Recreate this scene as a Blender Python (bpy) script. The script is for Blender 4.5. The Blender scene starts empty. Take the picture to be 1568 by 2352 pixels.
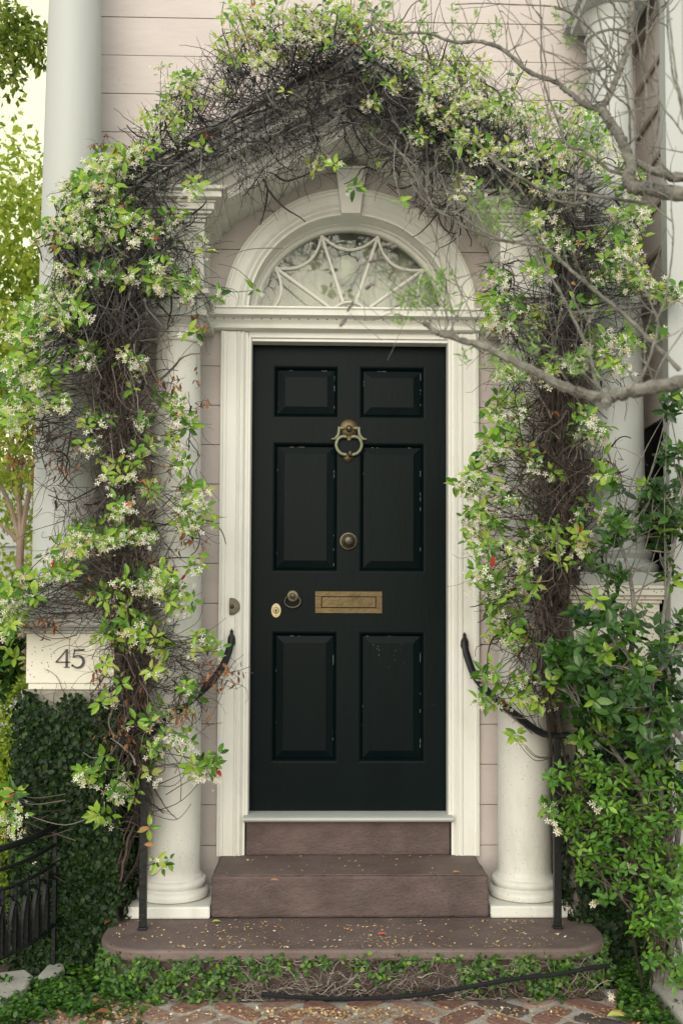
import bpy, math, random
import numpy as np
from mathutils import Vector, Matrix
SC = bpy.context.scene
PI = math.pi
random.seed(7)
# ------------------------------------------------------------------ camera
F, PIT, YAW, ROL, SHY = 2352.0, 0.043, 0.0245, 0.004, 0.065
CAM = Vector((-0.16, -5.0, 1.50))
fwd = Vector((math.sin(YAW)*math.cos(PIT), math.cos(YAW)*math.cos(PIT), math.sin(PIT)))
r0 = Vector((math.cos(YAW), -math.sin(YAW), 0)); u0 = r0.cross(fwd)
RT = r0*math.cos(ROL)+u0*math.sin(ROL); UP = -r0*math.sin(ROL)+u0*math.cos(ROL)
cd = bpy.data.cameras.new("camera"); cam = bpy.data.objects.new("camera", cd); SC.collection.objects.link(cam)
M = Matrix((RT, UP, -fwd)).transposed().to_4x4(); M.translation = CAM
cam.matrix_world = M
cd.sensor_fit = 'VERTICAL'; cd.sensor_height = 36; cd.sensor_width = 24; cd.lens = 36.0
cd.shift_y = SHY; cd.clip_end = 500; cd.clip_start = 0.05
cd.dof.use_dof = True; cd.dof.focus_distance = 4.75; cd.dof.aperture_fstop = 2.6
SC.camera = cam
def at(u, v, Y):
    d = RT*((u-784)/F)+UP*(-(v-1176)/F+SHY)+fwd
    return CAM+d*((Y-CAM.y)/d.y)
# ------------------------------------------------------------------ light
w = bpy.data.worlds.new("World"); SC.world = w; w.use_nodes = True
nt = w.node_tree; bg = nt.nodes['Background']
sky = nt.nodes.new('ShaderNodeTexSky'); sky.sky_type = 'NISHITA'; sky.sun_disc = False
sdir = Vector((-0.20, -0.88, 0.36)).normalized()      # towards the sun
sky.sun_elevation = math.asin(sdir.z); sky.sun_rotation = math.atan2(sdir.x, sdir.y)
sky.air_density = 1.6; sky.dust_density = 1.5; sky.ozone_density = 0.6
tn = nt.nodes.new('ShaderNodeMix'); tn.data_type = 'RGBA'; tn.blend_type = 'MULTIPLY'; tn.inputs[0].default_value = 1; tn.inputs[7].default_value = (1, .985, .95, 1)
nt.links.new(sky.outputs[0], tn.inputs[6]); 
hz = nt.nodes.new('ShaderNodeMix'); hz.data_type = 'RGBA'; hz.inputs[0].default_value = .6; hz.inputs[7].default_value = (7.0, 7.05, 6.7, 1)      # high thin overcast
tcw = nt.nodes.new('ShaderNodeTexCoord'); dp = nt.nodes.new('ShaderNodeVectorMath'); dp.operation = 'DOT_PRODUCT'; dp.inputs[1].default_value = (-.35, .9, .2)
nt.links.new(tcw.outputs['Generated'], dp.inputs[0]); gr_ = nt.nodes.new('ShaderNodeMapRange'); gr_.inputs[1].default_value = .45; gr_.inputs[2].default_value = .95; nt.links.new(dp.outputs['Value'], gr_.inputs[0])
gc = nt.nodes.new('ShaderNodeMix'); gc.data_type = 'RGBA'; gc.inputs[6].default_value = (7.0, 7.05, 6.7, 1); gc.inputs[7].default_value = (8.6, 8.1, 4.3, 1)      # warm glow low in the sky beyond the house
nt.links.new(gr_.outputs[0], gc.inputs[0]); nt.links.new(gc.outputs[2], hz.inputs[7])
nt.links.new(tn.outputs[2], hz.inputs[6]); nt.links.new(hz.outputs[2], bg.inputs[0]); bg.inputs[1].default_value = 0.115
sd = bpy.data.lights.new("sun", 'SUN'); sd.energy = 1.1; sd.angle = math.radians(50); sd.color = (1, .985, .94)
so = bpy.data.objects.new("sun", sd); SC.collection.objects.link(so)
so.rotation_euler = (-sdir).to_track_quat('-Z', 'Y').to_euler()
vs = SC.view_settings; vs.view_transform = 'Standard'; vs.look = 'None'; vs.exposure = .82; vs.gamma = 1.0
# ------------------------------------------------------------------ materials
def mat(name, c1, c2=None, rough=.6, metal=0, scale=6, bump=0, bscale=60, speck=None, spsc=40, spth=.12, stretch=(1,1,1), coat=0, spec=.5, stain=None, stsc=1.6, stam=.5):
    m = bpy.data.materials.new(name); m.use_nodes = True; n = m.node_tree.nodes; l = m.node_tree.links
    b = n['Principled BSDF']; b.inputs['Roughness'].default_value = rough; b.inputs['Metallic'].default_value = metal
    b.inputs['Specular IOR Level'].default_value = spec
    tc = n.new('ShaderNodeTexCoord'); mp = n.new('ShaderNodeMapping'); l.new(tc.outputs['Object'], mp.inputs[0]); mp.inputs['Scale'].default_value = stretch
    no = n.new('ShaderNodeTexNoise'); no.inputs['Scale'].default_value = scale; no.inputs['Detail'].default_value = 6; no.inputs['Roughness'].default_value = .65
    l.new(mp.outputs[0], no.inputs[0])
    cr = n.new('ShaderNodeValToRGB'); cr.color_ramp.elements[0].position = .3; cr.color_ramp.elements[1].position = .7
    cr.color_ramp.elements[0].color = (*c1, 1); cr.color_ramp.elements[1].color = (*(c2 or c1), 1)
    l.new(no.outputs[0], cr.inputs[0]); col = cr.outputs[0]
    if speck:
        vo = n.new('ShaderNodeTexVoronoi'); vo.inputs['Scale'].default_value = spsc; l.new(tc.outputs['Object'], vo.inputs[0])
        n2 = n.new('ShaderNodeTexNoise'); n2.inputs['Scale'].default_value = 2.3; l.new(tc.outputs['Object'], n2.inputs[0])
        mu = n.new('ShaderNodeMath'); mu.operation = 'MULTIPLY'; l.new(n2.outputs[0], mu.inputs[0]); mu.inputs[1].default_value = spth*2
        lt = n.new('ShaderNodeMath'); lt.operation = 'LESS_THAN'; l.new(vo.outputs['Distance'], lt.inputs[0]); l.new(mu.outputs[0], lt.inputs[1])
        g2 = n.new('ShaderNodeMath'); g2.operation = 'GREATER_THAN'; l.new(n2.outputs[0], g2.inputs[0]); g2.inputs[1].default_value = .5
        m3 = n.new('ShaderNodeMath'); m3.operation = 'MULTIPLY'; l.new(lt.outputs[0], m3.inputs[0]); l.new(g2.outputs[0], m3.inputs[1])
        mx = n.new('ShaderNodeMix'); mx.data_type = 'RGBA'; l.new(m3.outputs[0], mx.inputs[0]); l.new(col, mx.inputs[6]); mx.inputs[7].default_value = (*speck, 1)
        col = mx.outputs[2]
    if stain:
        ns = n.new('ShaderNodeTexNoise'); ns.inputs['Scale'].default_value = stsc; ns.inputs['Detail'].default_value = 8; ns.inputs['Roughness'].default_value = .7; l.new(mp.outputs[0], ns.inputs[0])
        rs = n.new('ShaderNodeValToRGB'); rs.color_ramp.elements[0].position = .5; rs.color_ramp.elements[0].color = (0, 0, 0, 1); rs.color_ramp.elements[1].position = .72; rs.color_ramp.elements[1].color = (stam, stam, stam, 1)
        l.new(ns.outputs[0], rs.inputs[0]); ms = n.new('ShaderNodeMix'); ms.data_type = 'RGBA'; l.new(rs.outputs[0], ms.inputs[0]); l.new(col, ms.inputs[6]); ms.inputs[7].default_value = (*stain, 1); col = ms.outputs[2]
    l.new(col, b.inputs['Base Color'])
    if bump:
        nb = n.new('ShaderNodeTexNoise'); nb.inputs['Scale'].default_value = bscale; nb.inputs['Detail'].default_value = 5; l.new(mp.outputs[0], nb.inputs[0])
        bp = n.new('ShaderNodeBump'); bp.inputs['Strength'].default_value = bump; bp.inputs['Distance'].default_value = .01
        l.new(nb.outputs[0], bp.inputs['Height']); l.new(bp.outputs[0], b.inputs['Normal'])
    return m
def ramp_mat(name, stops, rough=.5, trans=0, spec=.4, bump=0):
    """colour picked per leaf / brick / twig from the face attribute rnd"""
    m = bpy.data.materials.new(name); m.use_nodes = True; n = m.node_tree.nodes; l = m.node_tree.links
    b = n['Principled BSDF']; b.inputs['Roughness'].default_value = rough; b.inputs['Specular IOR Level'].default_value = spec
    a = n.new('ShaderNodeAttribute'); a.attribute_name = 'rnd'
    cr = n.new('ShaderNodeValToRGB'); e = cr.color_ramp.elements
    e[0].position = stops[0][0]; e[0].color = (*stops[0][1], 1); e[1].position = stops[-1][0]; e[1].color = (*stops[-1][1], 1)
    for p, c in stops[1:-1]:
        k = e.new(p); k.color = (*c, 1)
    l.new(a.outputs['Fac'], cr.inputs[0]); col = cr.outputs[0]
    if bump:
        tc = n.new('ShaderNodeTexCoord'); nb = n.new('ShaderNodeTexNoise'); nb.inputs['Scale'].default_value = 45; nb.inputs['Detail'].default_value = 6; l.new(tc.outputs['Object'], nb.inputs[0])
        bp = n.new('ShaderNodeBump'); bp.inputs['Strength'].default_value = bump; bp.inputs['Distance'].default_value = .01
        l.new(nb.outputs[0], bp.inputs['Height']); l.new(bp.outputs[0], b.inputs['Normal'])
        mx = n.new('ShaderNodeMix'); mx.data_type = 'RGBA'; mx.blend_type = 'MULTIPLY'; mx.inputs[0].default_value = .6
        c2 = n.new('ShaderNodeValToRGB'); c2.color_ramp.elements[0].position = .35; c2.color_ramp.elements[0].color = (.45, .42, .4, 1); c2.color_ramp.elements[1].position = .65
        l.new(nb.outputs[0], c2.inputs[0]); l.new(col, mx.inputs[6]); l.new(c2.outputs[0], mx.inputs[7]); col = mx.outputs[2]
    l.new(col, b.inputs['Base Color'])
    if trans:
        t = n.new('ShaderNodeBsdfTranslucent'); ms = n.new('ShaderNodeMixShader'); ms.inputs[0].default_value = trans
        l.new(col, t.inputs[0]); l.new(b.outputs[0], ms.inputs[1]); l.new(t.outputs[0], ms.inputs[2])
        l.new(ms.outputs[0], n['Material Output'].inputs[0])
    return m
MT = {}
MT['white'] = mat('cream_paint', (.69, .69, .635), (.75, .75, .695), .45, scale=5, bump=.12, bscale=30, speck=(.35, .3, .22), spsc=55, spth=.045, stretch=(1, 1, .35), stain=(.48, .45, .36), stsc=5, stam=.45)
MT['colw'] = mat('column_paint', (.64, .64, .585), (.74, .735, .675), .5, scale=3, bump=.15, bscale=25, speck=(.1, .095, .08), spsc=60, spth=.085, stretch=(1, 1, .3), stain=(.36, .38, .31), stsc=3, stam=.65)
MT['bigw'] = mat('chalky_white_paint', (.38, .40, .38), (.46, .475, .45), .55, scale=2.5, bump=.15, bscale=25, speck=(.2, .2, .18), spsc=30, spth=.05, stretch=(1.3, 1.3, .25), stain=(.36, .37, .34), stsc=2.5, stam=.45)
MT['ped'] = mat('pedestal_paint', (.66, .64, .55), (.74, .71, .61), .6, scale=4, bump=.2, bscale=40, speck=(.12, .1, .07), spsc=62, spth=.16, stain=(.46, .43, .34), stsc=4, stam=.5)
MT['pink'] = mat('pink_board_paint', (.49, .435, .405), (.545, .49, .46), .65, scale=4, bump=.2, bscale=35, speck=(.33, .26, .24), spsc=26, spth=.05, stretch=(.5, 1, 1.4), stain=(.42, .365, .34), stsc=3, stam=.5)
MT['back'] = mat('board_backing', (.10, .075, .07), rough=.9)
MT['roofm'] = mat('weathered_sheet_metal', (.2, .21, .21), (.34, .35, .35), .5, scale=8)
MT['door'] = mat('black_green_gloss_paint', (.0014, .0046, .0050), (.0026, .0070, .0078), .38, scale=3, bump=.08, bscale=60, spec=.07, speck=(.25, .26, .24), spsc=28, spth=.022, stretch=(1, 1, .15))
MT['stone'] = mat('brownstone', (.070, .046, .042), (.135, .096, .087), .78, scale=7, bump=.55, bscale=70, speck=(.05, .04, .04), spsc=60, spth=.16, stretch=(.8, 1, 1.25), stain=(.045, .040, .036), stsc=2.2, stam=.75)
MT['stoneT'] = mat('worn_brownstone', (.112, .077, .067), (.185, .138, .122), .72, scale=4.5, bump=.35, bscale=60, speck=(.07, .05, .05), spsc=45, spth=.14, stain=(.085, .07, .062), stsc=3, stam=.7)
MT['iron'] = mat('black_iron', (.006, .007, .0075), (.011, .013, .0135), .42, scale=20, bump=.25, bscale=50, spec=.3)
MT['brass'] = mat('aged_brass', (.065, .048, .023), (.115, .086, .043), .42, .85, scale=14, bump=.15)
MT['verd'] = mat('green_brass', (.14, .155, .09), (.24, .25, .16), .5, .35, scale=25, bump=.2)
MT['bronze'] = mat('dark_bronze', (.06, .052, .038), (.13, .115, .08), .42, .7, scale=20, bump=.15)
MT['gold'] = mat('bright_brass', (.24, .20, .11), (.36, .31, .19), .35, .7, scale=20)
MT['lead'] = mat('grey_white_lead', (.66, .66, .61), (.74, .73, .68), .5, scale=10)
MT['curtain'] = mat('pale_curtain', (.36, .365, .30), (.52, .52, .44), .9, scale=4, stretch=(1.6, 1, .8))
MT['hall'] = mat('hall_plaster', (.8, .79, .72), rough=.9)
MT['pave'] = mat('pale_paving', (.40, .40, .38), (.50, .50, .48), .85, scale=2)
MT['soil'] = mat('soil', (.035, .027, .02), (.075, .06, .04), .95, scale=9, bump=.6, bscale=40)
MT['mortar'] = mat('sandy_mortar', (.33, .305, .26), (.50, .47, .41), .9, scale=14, bump=.6, bscale=60, speck=(.16, .12, .08), spsc=40, spth=.16)
MT['kerb'] = mat('grey_kerb_stone', (.28, .27, .23), (.42, .4, .34), .85, scale=8, bump=.4, bscale=60, speck=(.15, .13, .1), spsc=60, spth=.1)
MT['bark'] = mat('grey_lichen_bark', (.055, .05, .04), (.25, .24, .20), .85, scale=30, bump=1.0, bscale=60)
MT['pbark'] = mat('smooth_pink_bark', (.17, .12, .09), (.30, .225, .17), .7, scale=4)
MT['stucco'] = mat('grey_stucco', (.22, .21, .17), (.33, .31, .26), .9, scale=9, bump=.5)
MT['far'] = mat('grey_blue_wall', (.36, .39, .4), (.42, .44, .44), .8, scale=3)
MT['hose'] = mat('black_hose', (.006, .007, .009), (.011, .013, .016), .45, scale=10, spec=.25)
MT['blk'] = mat('number_black', (.012, .012, .012), rough=.4)
MT['pebble'] = mat('pebble_stone', (.25, .2, .17), (.4, .34, .29), .8, scale=20)
MT['slat'] = mat('brown_slat_wood', (.24, .19, .165), (.33, .27, .24), .8, scale=9, stretch=(1, .3, 1))
MT['brick'] = ramp_mat('worn_brick', [(0, (.075, .065, .062)), (.2, (.14, .10, .088)), (.45, (.23, .125, .095)), (.75, (.32, .18, .14)), (1, (.36, .28, .23))], .85, bump=.7)
MT['twig'] = ramp_mat('vine_twig', [(0, (.016, .014, .015)), (.5, (.036, .032, .032)), (.8, (.10, .094, .09)), (1, (.22, .215, .205))], .8)
MT['twigb'] = ramp_mat('brown_vine_twig', [(0, (.018, .013, .012)), (.5, (.050, .035, .028)), (.85, (.11, .082, .066)), (1, (.20, .18, .16))], .8)
MT['jas'] = ramp_mat('jasmine_leaf', [(0, (.035, .10, .012)), (.3, (.10, .24, .022)), (.62, (.24, .42, .04)), (.85, (.40, .52, .07)), (.97, (.36, .40, .10)), (.98, (.45, .07, .03)), (1, (.42, .05, .03))], .36, .32)
MT['dead'] = ramp_mat('dead_leaf', [(0, (.09, .035, .018)), (.5, (.22, .09, .035)), (1, (.42, .22, .09))], .75, .2)
MT['petal'] = ramp_mat('cream_petal', [(0, (.5, .33, .14)), (.07, (.70, .6, .36)), (.2, (.85, .82, .64)), (1, (.92, .905, .79))], .6, .35)
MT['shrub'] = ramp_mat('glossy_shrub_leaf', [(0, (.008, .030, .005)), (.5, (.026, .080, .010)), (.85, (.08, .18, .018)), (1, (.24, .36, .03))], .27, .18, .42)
MT['fig'] = ramp_mat('shade_tinted_fig_leaf', [(0, (.004, .013, .003)), (.5, (.010, .029, .006)), (.85, (.022, .054, .009)), (1, (.07, .12, .02))], .5, .1, .25)  # greens darkened so the leaf colour carries the pedestal's shade
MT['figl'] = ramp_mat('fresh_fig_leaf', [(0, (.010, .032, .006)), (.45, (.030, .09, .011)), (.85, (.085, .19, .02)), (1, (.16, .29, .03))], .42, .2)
MT['cover'] = ramp_mat('fresh_shoot_leaf', [(0, (.022, .075, .01)), (.4, (.08, .21, .02)), (.8, (.15, .33, .03)), (1, (.30, .48, .05))], .35, .3)
MT['treel'] = ramp_mat('glow_tinted_tree_leaf', [(0, (.17, .26, .03)), (.5, (.36, .48, .05)), (1, (.60, .66, .14))], .5, .6)  # leaf colours raised to imitate the backlit glow of the crown
MT['treed'] = ramp_mat('green_tree_leaf', [(0, (.08, .14, .02)), (.6, (.22, .31, .04)), (1, (.38, .46, .08))], .5, .45)
MT['hedge'] = ramp_mat('yellow_green_hedge_leaf', [(0, (.16, .28, .02)), (.5, (.32, .46, .03)), (1, (.5, .6, .08))], .5, .45)  # yellow-green leaf, colour lifted to carry sunlight on the hedge
MT['maple'] = ramp_mat('young_tree_leaf', [(0, (.16, .32, .06)), (1, (.4, .58, .18))], .5, .5)
MT['seed'] = mat('dried_seed_head', (.12, .10, .095), (.27, .235, .22), .9, scale=60)
MT['litter'] = ramp_mat('petal_litter', [(0, (.3, .16, .06)), (.5, (.48, .3, .13)), (.9, (.6, .46, .24)), (1, (.8, .75, .6))], .8)
def glassmat():
    m = bpy.data.materials.new('old_window_glass'); m.use_nodes = True; n = m.node_tree.nodes; l = m.node_tree.links
    n.remove(n['Principled BSDF'])
    t = n.new('ShaderNodeBsdfTransparent'); t.inputs[0].default_value = (.95, .97, .93, 1)
    g = n.new('ShaderNodeBsdfGlossy'); g.inputs['Roughness'].default_value = .03
    tc = n.new('ShaderNodeTexCoord'); no = n.new('ShaderNodeTexNoise'); no.inputs['Scale'].default_value = 7; no.inputs['Detail'].default_value = 1
    bp = n.new('ShaderNodeBump'); bp.inputs['Strength'].default_value = .12; bp.inputs['Distance'].default_value = .01
    l.new(tc.outputs['Object'], no.inputs[0]); l.new(no.outputs[0], bp.inputs['Height']); l.new(bp.outputs[0], g.inputs['Normal'])
    mx = n.new('ShaderNodeMixShader'); fr = n.new('ShaderNodeLayerWeight'); fr.inputs[0].default_value = .1
    ad = n.new('ShaderNodeMath'); ad.operation = 'ADD'; ad.inputs[1].default_value = .03; l.new(fr.outputs['Fresnel'], ad.inputs[0])
    l.new(ad.outputs[0], mx.inputs[0]); l.new(t.outputs[0], mx.inputs[1]); l.new(g.outputs[0], mx.inputs[2]); l.new(mx.outputs[0], n['Material Output'].inputs[0])
    return m
MT['glass'] = glassmat()
# ------------------------------------------------------------------ builders
COL = SC.collection
class MB:
    def __init__(s): s.v = []; s.f = []; s.r = []
    def add(s, vs, fs, r=0.5):
        b = len(s.v); s.v.extend([tuple(p) for p in vs]); s.f.extend([tuple(b+i for i in f) for f in fs]); s.r.extend([r]*len(fs)); return s
    def box(s, x0, x1, y0, y1, z0, z1, r=.5):
        v = [(x0,y0,z0),(x1,y0,z0),(x1,y1,z0),(x0,y1,z0),(x0,y0,z1),(x1,y0,z1),(x1,y1,z1),(x0,y1,z1)]
        return s.add(v, [(0,3,2,1),(4,5,6,7),(0,1,5,4),(1,2,6,5),(2,3,7,6),(3,0,4,7)], r)
    def prism(s, pts, y0, y1):              # polygon in x,z extruded along y
        n = len(pts); v = [(p[0], y0, p[1]) for p in pts]+[(p[0], y1, p[1]) for p in pts]
        return s.add(v, [tuple(range(n)), tuple(range(2*n-1, n-1, -1))]+[(i, i+n, (i+1) % n+n, (i+1) % n) for i in range(n)])
    def plan(s, pts, z0, z1):               # polygon in x,y extruded along z
        n = len(pts); v = [(p[0], p[1], z0) for p in pts]+[(p[0], p[1], z1) for p in pts]
        return s.add(v, [tuple(range(n-1, -1, -1)), tuple(range(n, 2*n))]+[(i, (i+1) % n, (i+1) % n+n, i+n) for i in range(n)])
    def lathe(s, prof, c=(0,0,0), axis='z', n=40):
        v = []; f = []
        for (r, h) in prof:
            for k in range(n):
                a = 2*PI*k/n
                p = (r*math.cos(a), r*math.sin(a), h) if axis == 'z' else (r*math.cos(a), -h, r*math.sin(a))
                v.append((c[0]+p[0], c[1]+p[1], c[2]+p[2]))
        for i in range(len(prof)-1):
            for k in range(n): f.append((i*n+k, i*n+(k+1) % n, (i+1)*n+(k+1) % n, (i+1)*n+k))
        if prof[0][0] > 1e-6: f.append(tuple(range(n-1, -1, -1)))
        if prof[-1][0] > 1e-6: f.append(tuple((len(prof)-1)*n+k for k in range(n)))
        return s.add(v, f)
    def tube(s, pts, rad, n=6, r=.5, flat=1.0, cap=True):
        pts = [Vector(p) for p in pts]; m = len(pts)
        if isinstance(rad, (int, float)): rad = [rad]*m
        elif len(rad) != m: rad = [rad[0]+(rad[1]-rad[0])*i/(m-1) for i in range(m)]
        v = []; f = []; nx = None
        for i, p in enumerate(pts):
            t = (pts[min(i+1, m-1)]-pts[max(i-1, 0)])
            if t.length < 1e-9: t = Vector((0,0,1))
            t.normalize()
            if nx is None:
                nx = t.orthogonal() if abs(t.y) > .9 else Vector((0,1,0)).cross(t)
            nx = (nx-t*nx.dot(t));
            if nx.length < 1e-6: nx = t.orthogonal()
            nx.normalize(); b = t.cross(nx)
            for k in range(n):
                a = 2*PI*(k+.5)/n; v.append(p+nx*(math.cos(a)*rad[i])+b*(math.sin(a)*rad[i]*flat))
        for i in range(m-1):
            for k in range(n): f.append((i*n+k, i*n+(k+1) % n, (i+1)*n+(k+1) % n, (i+1)*n+k))
        if cap: f.append(tuple(range(n-1, -1, -1))); f.append(tuple((m-1)*n+k for k in range(n)))
        return s.add(v, f, r)
    def ball(s, c, rx, ry=None, rz=None, n=10, jit=0, r=.5):
        ry = ry or rx; rz = rz or rx; v = [(c[0], c[1], c[2]+rz)]; f = []; h = n//2+1
        for i in range(1, h):
            th = PI*i/h
            for k in range(n):
                a = 2*PI*k/n; q = 1+random.uniform(-jit, jit)
                v.append((c[0]+rx*q*math.sin(th)*math.cos(a), c[1]+ry*q*math.sin(th)*math.sin(a), c[2]+rz*q*math.cos(th)))
        v.append((c[0], c[1], c[2]-rz)); e = len(v)-1
        for k in range(n):
            f.append((0, 1+k, 1+(k+1) % n)); f.append((e, e-n+(k+1) % n, e-n+k))
        for i in range(h-2):
            for k in range(n): f.append((1+i*n+k, 1+(i+1)*n+k, 1+(i+1)*n+(k+1) % n, 1+i*n+(k+1) % n))
        return s.add(v, f, r)
    def leaf(s, p, d, nrm, L, W, r, fold=.25, curl=.2, wide=.5):
        d = d.normalized(); sd = d.cross(nrm)
        if sd.length < 1e-4: sd = d.orthogonal()
        sd.normalize(); nn = sd.cross(d); h = W/2
        def q(t, x, z): return p+d*(t*L)+sd*(x*h)+nn*(z*L-curl*L*t*t)
        if wide > 0:
            v = [q(0,0,0), q(.3,-.88,fold*.3), q(.3,0,0), q(.3,.88,fold*.3), q(.68,-.8,fold*.3), q(.68,0,0), q(.68,.8,fold*.3), q(1,0,0)]
            s.add(v, [(0,2,1),(0,3,2),(1,2,5,4),(2,3,6,5),(4,5,7),(5,6,7)], r)
        else:
            v = [q(0,0,0), q(.45,-1,fold*.3), q(.45,0,0), q(.45,1,fold*.3), q(1,0,0)]
            s.add(v, [(0,2,1),(0,3,2),(1,2,4),(2,3,4)], r)
    def flower(s, p, nrm, R, r):
        nrm = nrm.normalized(); a = nrm.orthogonal().normalized(); b = nrm.cross(a); ph = random.random()*6.28
        v = [p-nrm*R*.25]; f = []
        for k in range(5):
            t = ph+k*2*PI/5; bd = random.uniform(-.15, .3)*R
            e1 = a*math.cos(t-.22)+b*math.sin(t-.22); e2 = a*math.cos(t+.42)+b*math.sin(t+.42); e3 = a*math.cos(t+.12)+b*math.sin(t+.12)
            i = len(v); v += [p+e1*R*.62, p+e3*R+nrm*bd*-1, p+e2*R*.66+nrm*R*.1]; f.append((0, i, i+1, i+2))
        s.add(v, f, r)
    def build(s, name, m, parent=None, smooth=False, bevel=0, loc=None, rz=0):
        me = bpy.data.meshes.new(name); me.from_pydata(s.v, [], s.f); me.update()
        o = bpy.data.objects.new(name, me); COL.objects.link(o)
        me.materials.append(MT[m] if isinstance(m, str) else m)
        a = me.attributes.new('rnd', 'FLOAT', 'FACE'); a.data.foreach_set('value', s.r)
        if smooth: me.shade_smooth() if smooth is True else me.set_sharp_from_angle(angle=smooth)
        if parent:
            o.parent = parent; bpy.context.view_layer.update() if False else None
            o.matrix_parent_inverse = Matrix.Translation(-PL.get(parent.name, Vector((0,0,0))))
            PL[o.name] = Vector((0,0,0)) if parent.type != 'EMPTY' else Vector((0,0,0))
        if bevel:
            b = o.modifiers.new('bevel', 'BEVEL'); b.width = bevel; b.segments = 2; b.limit_method = 'ANGLE'; b.angle_limit = .6
        return o
PL = {}
def thing(name, label, cat, loc=(0,0,0), group=None, kind=None):
    o = bpy.data.objects.new(name, None); COL.objects.link(o); o.location = loc; PL[o.name] = Vector(loc)
    o.empty_display_size = .1
    return tag(o, label, cat, group, kind)
def tag(o, label=None, cat=None, group=None, kind=None):
    if label: o['label'] = label
    if cat: o['category'] = cat
    if group: o['group'] = group
    if kind: o['kind'] = kind
    return o
SM = math.radians(40)
def smooth_curve(pts, n=8):
    """Catmull-Rom through the points"""
    P = [Vector(p) for p in pts]; out = []
    for i in range(len(P)-1):
        a = P[max(i-1, 0)]; b = P[i]; c = P[i+1]; d = P[min(i+2, len(P)-1)]
        for k in range(n):
            t = k/n
            out.append(.5*((2*b)+(c-a)*t+(2*a-5*b+4*c-d)*t*t+(3*b-a-3*c+d)*t*t*t))
    out.append(P[-1]); return out
R_ = random.uniform
def G(s): return random.gauss(0, s)
def rvec(): 
    v = Vector((G(1), G(1), G(1))); return v.normalized()
#@@STRUCT
# ================================================================== ground
g = MB(); 
g.add([(-200,-200,-.02),(200,-200,-.02),(200,200,-.02),(-200,200,-.02)], [(0,1,2,3)])
tag(g.build('ground', 'soil'), 'dark garden soil under the vines and hedges', 'ground', kind='structure')
mb = MB(); mb.add([(-1.35,-4.9,-.012),(1.42,-4.9,-.012),(1.36,-.72,-.012),(-1.22,-.72,-.012)], [(0,1,2,3)])
pv = MB(); pv.add([(-40,-60,-.016),(40,-60,-.016),(40,-3.2,-.016),(-40,-3.2,-.016)], [(0,1,2,3)])  # unseen pale ground, added to bounce light up under the soffits
tag(pv.build('pavement', 'pave'), 'pale street pavement added out of view in front of the house', 'pavement', kind='structure')
pth = mb.build('brick_path', 'mortar'); tag(pth, 'worn herringbone brick path with wide sandy mortar', 'path', kind='structure')
bk = MB(); U = .122
for a in range(-60, 60):
    for b in range(-60, 60):
        k = (a-b) % 4
        if k == 0: c, w_, h_ = (a+1, b+.5), 2, 1
        elif k == 3: c, w_, h_ = (a+.5, b+1), 1, 2
        else: continue
        cx, cy = c[0]*U, c[1]*U; an = PI/4+.02
        X = cx*math.cos(an)-cy*math.sin(an)+.03; Y = cx*math.sin(an)+cy*math.cos(an)-1.5
        if not (-1.22 < X < 1.3 and -3.6 < Y < -.82): continue
        gap = .038; hw, hh = (w_*U-gap)/2, (h_*U-gap)/2; t = an+G(.025)
        z = R_(0, .007)-.004; rr = random.random(); tl = G(.012), G(.012)
        ca, sa = math.cos(t), math.sin(t); vs = []
        pts = []
        m = 5
        for (sx, sy) in ((-1,-1),(1,-1),(1,1),(-1,1)):
            pts.append((sx*hw, sy*hh))
        ring = []
        for i in range(4):
            p, q = pts[i], pts[(i+1) % 4]
            for j in range(m):
                f_ = j/m; jx, jy = G(.0028), G(.0028); c_ = 0.93 if j == 0 else 1
                ring.append(((p[0]+(q[0]-p[0])*f_)*c_+jx, (p[1]+(q[1]-p[1])*f_)*c_+jy))
        n = len(ring); V = []
        for (qx, qy) in ring: V.append((X+qx*ca-qy*sa, Y+qx*sa+qy*ca, -.02))
        for (qx, qy) in ring: V.append((X+qx*.965*ca-qy*.965*sa, Y+qx*.965*sa+qy*.965*ca, z+qx*tl[0]+qy*tl[1]))
        bk.add(V, [tuple(range(n, 2*n))]+[(i, (i+1) % n, (i+1) % n+n, i+n) for i in range(n)], rr)
o = bk.build('bricks', 'brick', pth, smooth=False)
# ================================================================== house
CZ, RO, RI = 3.018, .627, .501            # fanlight arch centre and radii
house = thing('house', 'pale pink boarded house front around the doorway', 'house', (0, 0, 0))
def edge(z, r=.56):
    return math.sqrt(max(0, r*r-(z-CZ)**2)) if z > CZ else .56
bd = MB(); z = 4.509-.1945*24
while z < 6.1:
    z0, z1 = z+.0014, z+.1945-.0014; dy = R_(-.0015, .0015)
    if z1 < .19: z += .1945; continue
    z0 = max(z0, .16)
    for sx in (-1, 1):
        xo = -1.30 if sx < 0 else 1.75
        if z0 < CZ+.56:
            zz = [z0+(z1-z0)*k/6 for k in range(7)]
            pts = [(sx*edge(q), q) for q in zz]
            poly = pts+[(xo, z1), (xo, z0)]
        else: poly = [(0, z0), (0, z1), (xo, z1), (xo, z0)]
        bd.prism(poly, dy, .03)
    z += .1945
bd.build('wall_boards', 'pink', house, bevel=.0015)
bk_ = MB()
for sx in (-1, 1):
    xo = -1.29 if sx < 0 else 1.74
    arc = [(sx*.565*math.cos(a), CZ+.565*math.sin(a)) for a in [PI/2*k/12 for k in range(13)]]
    bk_.prism([(sx*.565, .1)]+arc+[(0, 6.1), (xo, 6.1), (xo, .1)], .031, .16)
bk_.build('wall_core', 'back', house)
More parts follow.
